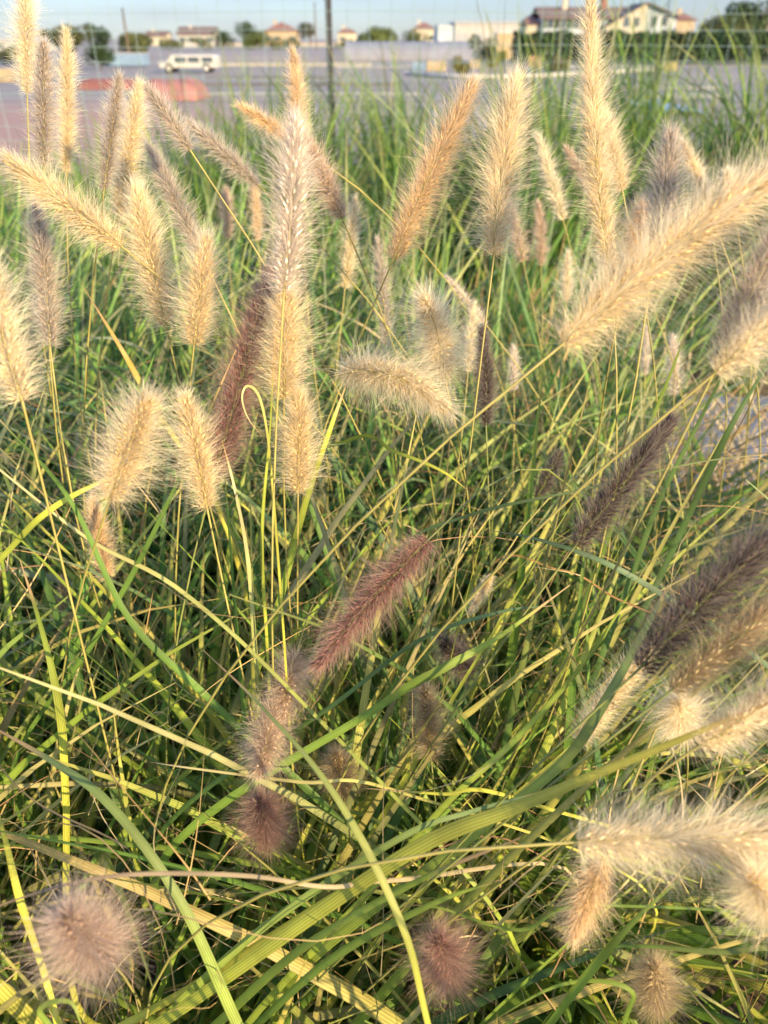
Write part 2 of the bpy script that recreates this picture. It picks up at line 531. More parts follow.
for i, a in enumerate(PL):
    make_plume(i, *a)

caps = np.array([[a[0], a[1], a[2], a[3], min(a[4], a[5]), a[6]] for a in PL], dtype=float)


def hides_plume(pts):
    """pts (N,K,3): which blades pass in front of a plume"""
    x, y, d = project(pts)
    hit = np.zeros(pts.shape[0], dtype=bool)
    for bx, by, tx, ty, dd, r in caps:
        vx, vy = tx - bx, ty - by
        ll = max(vx * vx + vy * vy, 1)
        tt = np.clip(((x - bx) * vx + (y - by) * vy) / ll, 0, 1)
        dist = np.hypot(x - bx - tt * vx, y - by - tt * vy)
        hit |= ((dist < r * .72) & (d < dd + .02) & (d > .05)).any(axis=1)
    return hit


# ------------------------------------------------------------------ grass masses
GREENS = np.array([(.066, .130, .048), (.092, .180, .042), (.135, .235, .040), (.205, .300, .045), (.33, .39, .055), (.43, .42, .08)])
STRAW = np.array([(.46, .33, .14), (.40, .26, .11), (.52, .42, .22), (.34, .20, .10)])


def blade_paths(n, x0, y0, length, e0, az, droop, k, power=1.6, wiggle=.12):
    s = np.linspace(0, 1, k)
    wig = rng.normal(0, wiggle, (n, 1)) * np.sin(s[None] * rng.uniform(2, 6, (n, 1)) + rng.uniform(0, 6, (n, 1)))
    e = e0[:, None] - droop[:, None] * s[None] ** power + wig * .5
    a = az[:, None] + wig + rng.normal(0, .25, (n, 1)) * s[None]
    D = np.stack([np.cos(e) * np.cos(a), np.cos(e) * np.sin(a), np.sin(e)], -1)
    step = length[:, None, None] / (k - 1)
    Pp = np.concatenate([np.zeros((n, 1, 3)), np.cumsum(D[:, :-1] * step, axis=1)], axis=1)
    Pp[:, :, 0] += x0[:, None]
    Pp[:, :, 1] += y0[:, None]
    T = norm(np.gradient(Pp, axis=1))
    side0 = np.stack([-np.sin(a), np.cos(a), np.zeros_like(a)], -1)
    side0 = norm(side0 - T * np.sum(side0 * T, -1, keepdims=True))
    tw = rng.normal(0, .5, (n, 1)) + rng.normal(0, 1.2, (n, 1)) * s[None]
    S = rot_about(side0, T, tw)
    return Pp, S, s


def blade_width(w0, s, root=.55):
    prof = (root + (1 - root) * np.clip(s / .25, 0, 1)) * np.clip((1 - s) / .50, 0.02, 1) ** .7
    return w0[:, None] * prof[None]


def blade_cols(n, s, yellow, dry):
    pick = np.clip(rng.normal(1.6 + yellow * 2.2, 1.15, n), 0, 4.99)
    i = pick.astype(int)
    f = (pick - i)[:, None]
    c = GREENS[i] * (1 - f) + GREENS[np.minimum(i + 1, 5)] * f
    isdry = rng.random(n) < dry
    c[isdry] = STRAW[rng.integers(0, 4, isdry.sum())]
    c *= rng.uniform(.8, 1.2, (n, 1))
    tipc = c * .45 + STRAW[rng.integers(0, 4, n)] * .55
    dead = rng.uniform(.75, 1.25, (n, 1))
    t = np.clip((s[None] - dead + .25) / .25, 0, 1)[..., None]
    return c[:, None] * (1 - t) + tipc[:, None] * t


def front_grass():
    # tussocks of the bed right in front of the camera
    cen = []
    for _ in range(900):
        x, y = rng.uniform(-1.45, 1.25), rng.uniform(.16, 2.15)
        if abs(x) > .55 * y + .52:
            continue
        if x > .55 and y > 1.35:
            continue
        if all((x - a) ** 2 + (y - b) ** 2 > .19 ** 2 for a, b in cen):
            cen.append((x, y))
    cen = np.array(cen)
    per = 106
    n = len(cen) * per
    c = np.repeat(cen, per, axis=0)
    az = rng.uniform(0, 2 * np.pi, n)
    lean = rng.random(n) < .48
    tdir = np.repeat(np.where(rng.random(len(cen)) < .6, rng.normal(.6, .5, len(cen)), rng.uniform(0, 2 * np.pi, len(cen))), per)
    lean = rng.random(n) < .62
    az = np.where(lean, tdir + rng.normal(0, .4, n), az)
    r = np.abs(rng.normal(0, .05, n))
    x0, y0 = c[:, 0] + r * np.cos(az), c[:, 1] + r * np.sin(az)
    length = rng.uniform(.78, 1.24, n)
    e0 = np.radians(np.clip(rng.normal(80, 7, n), 55, 90))
    wide = rng.random(n) < .76
    droop = np.radians(np.clip(np.where(wide, rng.normal(44, 26, n), rng.normal(70, 36, n)), 4, 150))
    length = np.where(wide, length * 1.06, length)
    Pp, S, s = blade_paths(n, x0, y0, length, e0, az, droop, 15, wiggle=.07)
    w0 = np.where(wide, rng.uniform(.009, .0178, n), rng.uniform(.002, .005, n))
    Wd = blade_width(w0, s)
    dry = np.where((x0 > .15) & (y0 > 1.0), .25, .05) * np.where((wide & (y0 < .8)) | (y0 < .55), 0, 1) * np.where(wide, .25, 1.6)
    col = blade_cols(n, s, rng.random(n) * np.where(y0 < .75, 1.05, .55), 0)  # yellower close to the camera: sunlit highlights put into the leaf colour
    cool = np.clip((y0 - .55) / .5, 0, 1)[:, None, None]  # bluer further back: teal shade tinted into the leaf colour
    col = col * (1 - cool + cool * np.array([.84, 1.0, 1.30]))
    isd = rng.random(n) < dry
    col[isd] = STRAW[rng.integers(0, 4, isd.sum())][:, None] * rng.uniform(.75, 1.1, (isd.sum(), 1, 1))
    px, py, d = project(Pp)
    near = ((d < .42) & (d > -.2) & (np.abs(px - CX) < 560) & (py > -100) & (py < 1250)).any(1)
    near |= (np.linalg.norm(Pp - CAM, axis=-1) < .36).any(1)
    up = ((py < 330) & (d < 1.5) & (d > .1)).any(1)
    gap = ((px > 675) & (px < 790) & (py > 398) & (py < 478)).any(1)
    keep = ~near & ~(up & (rng.random(n) > .05)) & ~(gap & (rng.random(n) > .1))
    keep &= ~(hides_plume(Pp) & (rng.random(n) > .07)) & ~(crosses_blade(Pp) & (rng.random(n) > .10))
    Pp, S, Wd, col = Pp[keep], S[keep], Wd[keep], col[keep]
    print('front blades', len(Pp))
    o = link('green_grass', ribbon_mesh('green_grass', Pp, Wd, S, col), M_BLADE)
    tag(o, 'dense green grass leaves filling the bed around the plumes', 'grass', kind='stuff')


def dry_curls():
    n = 2100
    y0 = rng.uniform(.22, 1.7, n)
    x0 = rng.uniform(-1, 1, n) * (.5 * y0 + .42)
    z0 = rng.uniform(.55, 1.0, n)
    L = rng.uniform(.12, .42, n)
    k = 16
    s = np.linspace(0, 1, k)
    az = rng.uniform(0, 2 * np.pi, (n, 1)) + rng.normal(0, 1.5, (n, 1)) * s ** 1.5 + .3 * np.sin(s * rng.uniform(3, 9, (n, 1)))
    e = np.radians(rng.uniform(5, 75, (n, 1))) - rng.uniform(.2, 2.2, (n, 1)) * s + .3 * np.sin(s * rng.uniform(3, 9, (n, 1)))
    D = np.stack([np.cos(e) * np.cos(az), np.cos(e) * np.sin(az), np.sin(e)], -1)
    Pp = np.cumsum(D * (L / (k - 1))[:, None, None], axis=1)
    Pp += np.stack([x0, y0, z0], -1)[:, None]
    T = norm(D)
    S = norm(np.cross(T, np.array([.2, .3, .9])))
    S = rot_about(S, T, rng.uniform(0, 3, (n, 1)) + 2 * s[None])
    Wd = rng.uniform(.0006, .0014, n)[:, None] * np.clip((1 - s) / .7, .15, 1)[None]
    col = STRAW[rng.integers(0, 4, n)][:, None] * rng.uniform(.65, 1.2, (n, 1, 1)) * np.ones((1, k, 1))
    px, py, d = project(Pp)
    bad = (d < .40).any(1) | ((py < 340) & (rng.random((n, 1)) < .95)).any(1)
    bad |= hides_plume(Pp) & (rng.random(n) > .1)
    Pp, S, Wd, col = Pp[~bad], S[~bad], Wd[~bad], col[~bad]
    o = link('dry_grass', ribbon_mesh('dry_grass', Pp, Wd, S, col, across=2), M_DRY)
    tag(o, 'thin dry curled straw tangled through the green leaves', 'dry grass', kind='stuff')


def back_grass():
    # tufts with dark gaps between them
    cen = []
    for _ in range(4000):
        x, y = rng.uniform(-4.6, 4.6), 3.45 + 2.6 * rng.random()
        if abs(x) < .62 * y + .5 and all((x - a) ** 2 + (y - b) ** 2 > .40 ** 2 for a, b in cen):
            cen.append((x, y))
    cen = np.array(cen)
    print('far tufts', len(cen))
    cnt = rng.integers(60, 160, len(cen))
    c = np.repeat(cen, cnt, axis=0)
    tdir = np.repeat(rng.uniform(0, 2 * np.pi, len(cen)), cnt)
    th = np.repeat(rng.uniform(.62, 1.2, len(cen)), cnt)
    n = len(c)
    x0 = c[:, 0] + rng.normal(0, .075, n)
    y0 = c[:, 1] + rng.normal(0, .075, n)
    t = np.clip((x0 + 3.0) / 6.0, 0, 1)
    clump = .5 + .5 * np.sin(x0 * 3.1 + 1.3 * np.sin(y0 * 2.2)) * np.sin(y0 * 2.7 + x0 * .7)
    hgt = th * (.90 + .60 * t ** 1.2 + .14 * clump) * np.where(x0 < -1.9, .78, 1.0)
    length = hgt * rng.uniform(.72, 1.16, n)
    az = np.where(rng.random(n) < .5, tdir + rng.normal(0, .7, n), rng.uniform(0, 2 * np.pi, n))
    e0 = np.radians(np.clip(rng.normal(82, 6, n), 55, 90))
    droop = np.radians(np.clip(rng.normal(38, 32, n), 0, 140))
    Pp, S, s = blade_paths(n, x0, y0, length, e0, az, droop, 10, power=2.0)
    Wd = blade_width(rng.uniform(.007, .019, n), s)
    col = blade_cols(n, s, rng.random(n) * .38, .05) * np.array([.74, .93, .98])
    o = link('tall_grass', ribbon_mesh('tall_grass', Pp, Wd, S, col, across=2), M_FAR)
    tag(o, 'tall green grass growing in a band along the wire fence', 'grass', kind='stuff')


def middle_grass():
    # thin dry growth between the bed and the band by the fence
    n = 2500
    x0 = rng.uniform(-1.9, 2.2, n)
    y0 = rng.uniform(1.7, 3.3, n)
    gap = (x0 < .3) & (y0 > 2.3) & (rng.random(n) < .75)
    gap |= (x0 > .75) & (y0 > 1.7) & (y0 < 3.3) & (rng.random(n) < .93)
    keep = (np.abs(x0) < .6 * y0 + .3) & ~gap
    x0, y0 = x0[keep], y0[keep]
    n = len(x0)
    length = rng.uniform(.35, .95, n)
    az = rng.uniform(0, 2 * np.pi, n)
    e0 = np.radians(np.clip(rng.normal(78, 9, n), 45, 90))
    length = length * np.where(x0 < .1, .72, 1.0)
    droop = np.radians(np.clip(rng.normal(55, 40, n), 0, 150))
    Pp, S, s = blade_paths(n, x0, y0, length, e0, az, droop, 10, power=1.8)
    Wd = blade_width(rng.uniform(.004, .009, n), s)
    col = blade_cols(n, s, rng.random(n) * .6, .10)
    isd = rng.random(n) < np.where(x0 > .1, .5, .12)
    col[isd] = STRAW[rng.integers(0, 4, isd.sum())][:, None] * rng.uniform(.8, 1.2, (isd.sum(), 1, 1))
    m = 620
    xs, ys = rng.uniform(.30, 1.55, m), rng.uniform(1.15, 2.3, m)
    Q, SS, s2 = blade_paths(m, xs, ys, rng.uniform(.5, 1.0, m), np.radians(np.clip(rng.normal(76, 12, m), 40, 90)), rng.uniform(0, 2 * np.pi, m), np.radians(rng.uniform(10, 130, m)), 10, power=1.8)
    cs = np.array((.66, .54, .34)) * rng.uniform(.75, 1.15, (m, 1, 1)) * np.ones((1, 10, 1))
    Pp, S = np.concatenate([Pp, Q]), np.concatenate([S, SS])
    Wd = np.concatenate([Wd, blade_width(rng.uniform(.003, .0095, m), s2)])
    col = np.concatenate([col, cs])
    hid = hides_plume(Pp)
    Pp, S, Wd, col = Pp[~hid], S[~hid], Wd[~hid], col[~hid]
    o = link('sparse_grass', ribbon_mesh('sparse_grass', Pp, Wd, S, col, across=2), M_FAR)
    tag(o, 'sparse half dry grass behind the plumes', 'grass', kind='stuff')



# ------------------------------------------------------------------ single long blades one can follow
BG, GR, YG, YE, ST, RU = (.11, .17, .085), (.12, .21, .035), (.26, .33, .045), (.45, .44, .06), (.56, .45, .25), (.48, .27, .10)
# (pixel path from root to tip as (x, y, depth)), width px, colour at root, colour at tip, label
BLADES = [
 ([(432, 1040, .46), (402, 925, .44), (335, 795, .45), (260, 705, .49), (203, 650, .54)], 8, YE, BG, 'long blue green blade running from the bottom centre up left past the drooping tan pair'),
 ([(400, 880, .52), (330, 887, .48), (250, 876, .44), (140, 874, .41), (60, 886, .40), (-30, 916, .40)], 6, ST, (.22, .16, .12), 'dry pinkish blade arching over the big mauve tan ball at the bottom left'),
 ([(180, 1010, .54), (400, 858, .48), (520, 806, .45), (650, 752, .42), (790, 694, .40)], 17, (.34, .38, .05), (.36, .32, .06), 'broad olive double blade sweeping from lower left up to the right edge'),
 ([(195, 985, .55), (390, 864, .50), (505, 815, .47), (600, 768, .46)], 12, YE, YE, 'yellow blade lying along the upper side of the broad olive double blade'),
 ([(150, 1030, .56), (260, 930, .53), (400, 838, .50), (470, 812, .50), (540, 792, .50)], 10, YG, BG, 'grey green blade highest of the bundle fanning from the bottom left of centre'),
 ([(200, 1040, .54), (300, 950, .50), (420, 880, .48), (520, 838, .47)], 13, YG, YG, 'wide mid green blade amid the bundle fanning from the bottom left of centre'),
 ([(240, 1040, .54), (330, 960, .50), (430, 905, .48), (500, 880, .48)], 11, GR, YG, 'cool green blade lowest of the bundle fanning from the bottom left of centre'),
 ([(95, 640, .66), (140, 560, .62), (190, 455, .58), (236, 350, .56)], 8, GR, (.07, .12, .03), 'straight green blade rising right in front of the upright golden plume by the maroon one'),
 ([(66, 800, .60), (62, 730, .58), (52, 670, .57), (36, 610, .58), (20, 560, .60)], 10, YE, GR, 'bright yellow glowing blade at the left edge, leaning left'),
 ([(280, 600, .70), (305, 505, .64), (330, 430, .60), (346, 385, .60)], 9, GR, YE, 'yellow green blade rising to the foot of the level caterpillar shaped plume'),
 ([(268, 660, .66), (262, 540, .60), (270, 430, .57), (277, 300, .54)], 4, YE, YG, 'thin yellow stalk straight up through the bright plump central plume'),
 ([(256, 660, .64), (248, 560, .60), (235, 490, .58), (222, 440, .58)], 6, YG, ST, 'thin pale green blade left of the straight yellow stalk'),
 ([(282, 610, .60), (272, 480, .56), (266, 425, .54), (258, 394, .53), (247, 386, .53), (242, 398, .53), (248, 418, .54), (262, 436, .55)], 3, YE, ST, 'dry blade with a tip curled back in a loop in front of the maroon plume'),
 ([(380, 706, .56), (440, 670, .55), (500, 636, .56), (570, 585, .60)], 11, GR, YG, 'bright green blade rising right under the reddish purple plume\'s level'),
 ([(340, 700, .60), (420, 640, .58), (500, 612, .58), (560, 605, .60)], 7, GR, BG, 'flat green blade just above the bright rising one below centre'),
 ([(380, 880, .56), (450, 800, .54), (520, 735, .54), (590, 655, .55), (650, 560, .58)], 8, YG, YG, 'long yellow green blade from below centre up towards the dark leaning plume'),
 ([(480, 830, .54), (560, 765, .52), (600, 710, .52), (650, 620, .54), (668, 585, .56)], 13, YG, BG, 'broad bent green blade beside the thin pale leaning plume'),
 ([(240, 1030, .52), (180, 900, .50), (110, 805, .50), (50, 760, .52), (-20, 720, .55)], 12, YG, BG, 'broad green blade falling from the left edge towards the big mauve tan ball'),
 ([(40, 960, .52), (20, 900, .50), (4, 835, .50), (-12, 780, .52)], 9, YE, YE, 'short bright yellow blade upright at the left edge above the big mauve tan ball'),
 ([(760, 660, .62), (690, 612, .60), (610, 565, .58), (540, 540, .60), (488, 530, .64)], 7, BG, BG, 'cool blue green blade arching left out of the big dark grey plume'),
 ([(330, 680, .70), (395, 555, .64), (470, 515, .60), (580, 490, .56), (700, 462, .54), (800, 452, .54)], 4, GR, (.22, .24, .10), 'long thin pale green blade bowed across the middle to the right edge'),
 ([(630, 580, .74), (660, 500, .72), (700, 420, .70), (735, 350, .72)], 7, (.07, .13, .03), (.08, .13, .03), 'dark green blade rising through the gap with the grey path'),
 ([(668, 560, .70), (710, 470, .66), (740, 410, .64), (790, 330, .64)], 9, (.06, .11, .03), (.07, .12, .03), 'wide dark green blade at the right edge over the grey path'),
 ([(600, 560, .78), (632, 470, .76), (672, 370, .78), (690, 320, .80)], 6, (.09, .15, .03), YG, 'upright green blade left of the gap, below the great slanting plume'),
 ([(150, 400, .70), (122, 350, .66), (84, 288, .66)], 7, YE, RU, 'rusty yellow blade crossing behind the broad bushy plume on the left'),
 ([(545, 1030, .50), (600, 960, .46), (640, 915, .45), (690, 870, .45)], 10, GR, YG, 'fresh green blade rising right beneath the big level cream plume'),
 ([(800, 952, .50), (720, 952, .48), (640, 946, .48), (590, 950, .50)], 7, (.20, .19, .06), GR, 'flat olive blade reaching in from the right edge near the bottom'),
 ([(560, 570, .70), (620, 600, .58), (690, 620, .52), (800, 600, .48)], 3, RU, RU, 'thin rusty dry blade sagging across the big dark grey plume'),
 ([(400, 792, .56), (300, 782, .55), (190, 768, .56), (150, 762, .58)], 4, YE, ST, 'thin straight yellow blade lying level under the drooping tan pair'),
 ([(520, 800, .54), (440, 794, .53), (360, 788, .53)], 5, YE, YE, 'level bright yellow blade above the broad olive double blade'),
 ([(600, 905, .50), (520, 930, .49), (440, 908, .5), (400, 905, .52)], 4, GR, YG, 'short level green blade above the purple ball near the bottom middle'),
 ([(620, 1040, .50), (630, 990, .48), (560, 985, .48), (470, 1035, .48)], 6, GR, YG, 'bent green blade folding over at the bottom right of centre'),
 ([(350, 440, .66), (395, 452, .60), (440, 470, .58), (470, 492, .60)], 5, GR, YE, 'short yellow blade crossing the orange stem right of centre'),
 ([(60, 1040, .46), (40, 1010, .43), (70, 1002, .42), (84, 1034, .42)], 7, GR, YG, 'small green blade curling over at the bottom left corner'),
 ([(300, 700, .60), (180, 590, .62), (90, 540, .62), (0, 470, .62), (-40, 440, .64)], 5, YG, ST, 'long straw tipped blade slanting across the left under the broad bushy plume'),
 ([(210, 700, .62), (130, 620, .60), (70, 500, .58), (0, 420, .6)], 9, GR, GR, 'plain green blade slanting to the left edge beside the broad bushy plume'),
 ([(0, 560, .62), (50, 510, .6), (110, 478, .6), (160, 462, .62)], 7, YG, YE, 'yellow green blade slanting up right below the broad bushy plume'),
]


def make_blade(path, wpx, c0, c1, label):
    pts = np.array([P(*p) for p in path])
    t0 = norm(pts[0] - pts[1])
    h = pts[0][2]
    root = np.array([pts[0][0] + t0[0] * .25 * h, pts[0][1] + .12, 0.0])
    mid = pts[0] + t0 * .22
    mid[2] = min(max(mid[2], .3 * h), .85 * h)
    full = catmull(np.vstack([root, .5 * (root + mid) + np.array([0, 0, .1]), mid, pts]), 46)
    n = len(full)
    s = np.linspace(0, 1, n)
    T = norm(np.gradient(full, axis=0))
    view = norm(full - CAM)
    S = norm(np.cross(T, view))
    S = norm(rot_about(S, T, rng.uniform(-.4, .4) + rng.uniform(-.35, .35) * np.sin(s * 3)))
    dm = np.mean([p[2] for p in path])
    w = .82 * wpx / F * dm * (1 + .10 * np.sin(s * rng.uniform(9, 17) + rng.uniform(0, 6))) * (.6 + .4 * np.clip(s / .3, 0, 1)) * np.clip((1 - s) / .35, .06, 1) ** .7
    c0, c1 = np.array(c0), np.array(c1)
    f = np.clip((s - .3) / .7, 0, 1)[:, None]
    col = (c0 * (1 - f) + c1 * f) * (1 + .12 * np.sin(s * 23 + rng.uniform(0, 6)))[:, None]
    dead = np.clip((s - rng.uniform(.84, .97)) / .05, 0, 1)[:, None]
    col = col * (1 - dead) + np.array((.42, .29, .14)) * dead
    me = ribbon_mesh('long_grass', (full - root)[None], w[None], S[None], col[None], fold=.10)
    o = link('long_grass', me, M_BLADE)
    o.location = tuple(root)
    tag(o, label, 'long grass', 'long single grass blades', kind='thing')


def crosses_blade(pts):
    x, y, d = project(pts)
    hit = np.zeros(pts.shape[0], dtype=bool)
    for path, w, *_ in BLADES:
        q = catmull(np.array(path, float), 14)
        for qx, qy, qd in q:
            hit |= ((np.hypot(x - qx, y - qy) < 15) & (d < qd + .01) & (d > .05)).any(axis=1)
    return hit


front_grass()
dry_curls()
middle_grass()
back_grass()
for b in BLADES:
    make_blade(*b)

# ------------------------------------------------------------------ ground, path, field
def sheet(name, xs, ys, zf, mat, kind='structure'):
    me = bpy.data.meshes.new(name)
    v = [(x, y, zf(x, y)) for y in ys for x in xs]
    nx = len(xs)
    f = [(j * nx + i, j * nx + i + 1, (j + 1) * nx + i + 1, (j + 1) * nx + i) for j in range(len(ys) - 1) for i in range(nx - 1)]
    me.from_pydata(v, [], f)
    me.polygons.foreach_set('use_smooth', [True] * len(f))
    o = link(name, me, mat)
    tag(o, kind=kind)
    return o


def soil_mat():
    m, nt, out = new_mat('dark soil with straw litter')
    tc = N(nt, 'ShaderNodeTexCoord')
    nz = N(nt, 'ShaderNodeTexNoise', Scale=9.0, Detail=8.0, Roughness=.7)
    nt.links.new(tc.outputs['Object'], nz.inputs['Vector'])
    cr = N(nt, 'ShaderNodeValToRGB')
    e = cr.color_ramp.elements
    e[0].position, e[0].color = .35, (.035, .025, .016, 1)
    e[1].position, e[1].color = .72, (.20, .15, .09, 1)
    nt.links.new(nz.outputs['Fac'], cr.inputs['Fac'])
    bp = N(nt, 'ShaderNodeBump', Strength=.6, Distance=.03)
    nt.links.new(nz.outputs['Fac'], bp.inputs['Height'])
    pb = N(nt, 'ShaderNodeBsdfPrincipled', Roughness=.95)
    nt.links.new(cr.outputs[0], pb.inputs['Base Color'])
    nt.links.new(bp.outputs[0], pb.inputs['Normal'])
    nt.links.new(pb.outputs[0], out.inputs['Surface'])
    return m


def field_mat():
    m, nt, out = new_mat('field with plastic mulch rows')
    tc = N(nt, 'ShaderNodeTexCoord')
    sx = N(nt, 'ShaderNodeSeparateXYZ')
    nt.links.new(tc.outputs['Object'], sx.inputs[0])
    # rows across the view
    wv = N(nt, 'ShaderNodeTexWave', Scale=.075, Distortion=.8, Detail=2.0)
    wv.bands_direction = 'Y'
    wv.inputs['Detail Scale'].default_value = .6
    nt.links.new(tc.outputs['Object'], wv.inputs['Vector'])
    cr = N(nt, 'ShaderNodeValToRGB')
    e = cr.color_ramp.elements
    e[0].position, e[0].color = .35, (.125, .112, .105, 1)
    e[1].position, e[1].color = .65, (.25, .235, .225, 1)
    nt.links.new(wv.outputs['Fac'], cr.inputs['Fac'])
    # wide patches
    mp = N(nt, 'ShaderNodeMapping')
    mp.inputs['Scale'].default_value = (.02, .11, 1)
    nt.links.new(tc.outputs['Object'], mp.inputs['Vector'])
    nz = N(nt, 'ShaderNodeTexNoise', Scale=1.0, Detail=5.0)
    nt.links.new(mp.outputs[0], nz.inputs['Vector'])
    c2 = N(nt, 'ShaderNodeValToRGB')
    e = c2.color_ramp.elements
    e[0].position, e[0].color = .38, (.15, .135, .125, 1)
    e[1].position, e[1].color = .64, (.27, .22, .175, 1)
    nt.links.new(nz.outputs['Fac'], c2.inputs['Fac'])
    mx = N(nt, 'ShaderNodeMix')
    mx.data_type = 'RGBA'
    mx.inputs[0].default_value = .5
    nt.links.new(cr.outputs[0], mx.inputs[6])
    nt.links.new(c2.outputs[0], mx.inputs[7])
    # pinkish gravel yard near on the left
    ma = N(nt, 'ShaderNodeMapRange')
    ma.interpolation_type = 'SMOOTHSTEP'
    ma.inputs[1].default_value = -3.0
    ma.inputs[2].default_value = -8.0
    ma.inputs[3].default_value = 0
    ma.inputs[4].default_value = 1
    nt.links.new(sx.outputs['X'], ma.inputs[0])
    mb = N(nt, 'ShaderNodeMapRange')
    mb.interpolation_type = 'SMOOTHSTEP'
    mb.inputs[1].default_value = 42.0
    mb.inputs[2].default_value = 30.0
    nt.links.new(sx.outputs['Y'], mb.inputs[0])
    mm = N(nt, 'ShaderNodeMath', operation='MULTIPLY')
    nt.links.new(ma.outputs[0], mm.inputs[0])
    nt.links.new(mb.outputs[0], mm.inputs[1])
    m2 = N(nt, 'ShaderNodeMix')
    m2.data_type = 'RGBA'
    nt.links.new(mm.outputs[0], m2.inputs[0])
    nt.links.new(mx.outputs[2], m2.inputs[6])
    m2.inputs[7].default_value = (.27, .16, .125, 1)
    pb = N(nt, 'ShaderNodeBsdfPrincipled', Roughness=.8)
    nt.links.new(m2.outputs[2], pb.inputs['Base Color'])
    nt.links.new(pb.outputs[0], out.inputs['Surface'])
    return m


def bank(x, y):
    if y < 6.6: return 0.0
    if y > 9.4: return FIELD_Z
    t = (y - 6.6) / 2.8
    return FIELD_Z * t * t * (3 - 2 * t)


sheet('ground', list(np.linspace(-12, 12, 25)) , list(np.linspace(-4, 9.5, 55)), lambda x, y: bank(x, y), soil_mat())
sheet('field', [-900, -300, -100, -40, 0, 40, 100, 300, 900], [9.4, 12, 20, 40, 80, 160, 320, 700, 1500], lambda x, y: FIELD_Z + (.004 if y < 10 else 0.0), field_mat())
pm = solid_mat('grey membrane path', (.16, .185, .25), .75, .12, 6.0, bump=.15, bscale=40)
sheet('path', list(np.linspace(-4, 4.5, 18)), list(np.linspace(2.25, 3.35, 8)), lambda x, y: .008 + .004 * math.sin(x * 3 + y * 5), pm)

# ------------------------------------------------------------------ wire fence
FY = 6.35
fence = tag(empty('wire_fence', (0, FY, 0)), 'tall wire mesh fence with one thin dark post behind the grass', 'fence')
pxp = W(330, 60, FY)[0]
for k in (-1, 0, 1):
    b = MB()
    x = pxp + k * 4.6
    b.box(x - .022, -.022, -.05, x + .022, .022, 2.1)
    b.box(x - .028, -.028, 2.1, x + .028, .028, 2.125)
    b.build('post', M_POST, fence, bevel=.004)
b = MB()
for z in np.arange(.1, 2.05, .10):
    xs = np.linspace(-7, 7, 60)
    b.tube(np.stack([xs, np.full(60, -.035) + .004 * np.sin(xs * 2), z + .008 * np.sin(xs * 1.3 + z * 9)], -1), .0019, 4)
for x in np.arange(-7, 7, .15):
    b.tube([(x, -.032, .05), (x + .01 * math.sin(x * 7), -.032, 1.0), (x, -.032, 2.02)], .0019, 4)
b.build('wire_mesh', M_WIRE, fence)

# ------------------------------------------------------------------ far things
def wall_m(name, c): return solid_mat(name, c, .85, .08, .8, bump=.05)


M_CREAM, M_WHITE, M_YEL, M_PALEB = wall_m('cream render', (.40, .36, .27)), wall_m('white render', (.34, .33, .31)), wall_m('yellow render', (.33, .26, .17)), wall_m('pale blue render and shade', (.33, .37, .40))  # the pale blue also stands in for shade on the large house
M_ROOF, M_ROOF2 = solid_mat('red clay tile', (.19, .10, .085), .85, .2, 1.5), solid_mat('brown red clay tile', (.135, .098, .09), .85, .2, 1.5)
M_GLASS = solid_mat('window glass', (.05, .07, .09), .12, .1, 2.0, spec=.6)
M_SHUT = solid_mat('green shutter', (.06, .10, .07), .6, .1)
M_TRIM = solid_mat('white trim', (.42, .41, .39), .6, .06)
M_GREYROOF = solid_mat('grey roof sheet', (.27, .28, .29), .6, .1)


def roof_gable_x(b, x0, x1, y0, y1, ze, zr, oh=.5, th=.18):
    ym = .5 * (y0 + y1)
    for s in (-1, 1):
        ye = ym + s * (abs(y1 - y0) / 2 + oh)
        zz = ze - oh * (zr - ze) / (abs(y1 - y0) / 2)
        lo = [(x0 - oh, ye, zz), (x1 + oh, ye, zz), (x1 + oh, ym, zr), (x0 - oh, ym, zr)]
        hi = [(p[0], p[1], p[2] + th) for p in lo]
        b.poly(*lo); b.poly(*hi)
        for i in range(4):
            j = (i + 1) % 4
            b.poly(lo[i], lo[j], hi[j], hi[i])


def roof_gable_y(b, x0, x1, y0, y1, zl, zr, xr, zrr, oh=.5, th=.18):
    """gable facing the camera: left eave height zl, ridge (xr, zr), right eave height zrr"""
    for (xe, ze) in ((x0, zl), (x1, zrr)):
        sl = (zr - ze) / (xr - xe)
        xo = xe - oh * (1 if xe < xr else -1)
        zo = ze + sl * (xo - xe)
        lo = [(xo, y0 - oh, zo), (xr, y0 - oh, zr), (xr, y1 + oh, zr), (xo, y1 + oh, zo)]
        hi = [(p[0], p[1], p[2] + th) for p in lo]
        b.poly(*lo); b.poly(*hi)
        for i in range(4):
            j = (i + 1) % 4
            b.poly(lo[i], lo[j], hi[j], hi[i])


def roof_hip(b, x0, x1, y0, y1, ze, zr, oh=.5):
    ym, hw = .5 * (y0 + y1), .5 * (y1 - y0)
    a, c = (x0 - oh, x1 + oh), (y0 - oh, y1 + oh)
    inset = min(hw, (x1 - x0) / 2 - .3)
    r0, r1 = (x0 + inset, ym, zr), (x1 - inset, ym, zr)
    p = [(a[0], c[0], ze), (a[1], c[0], ze), (a[1], c[1], ze), (a[0], c[1], ze)]
    b.poly(p[0], p[1], r1, r0); b.poly(p[1], p[2], r1); b.poly(p[2], p[3], r0, r1); b.poly(p[3], p[0], r0)
    b.poly(p[3], p[2], p[1], p[0])


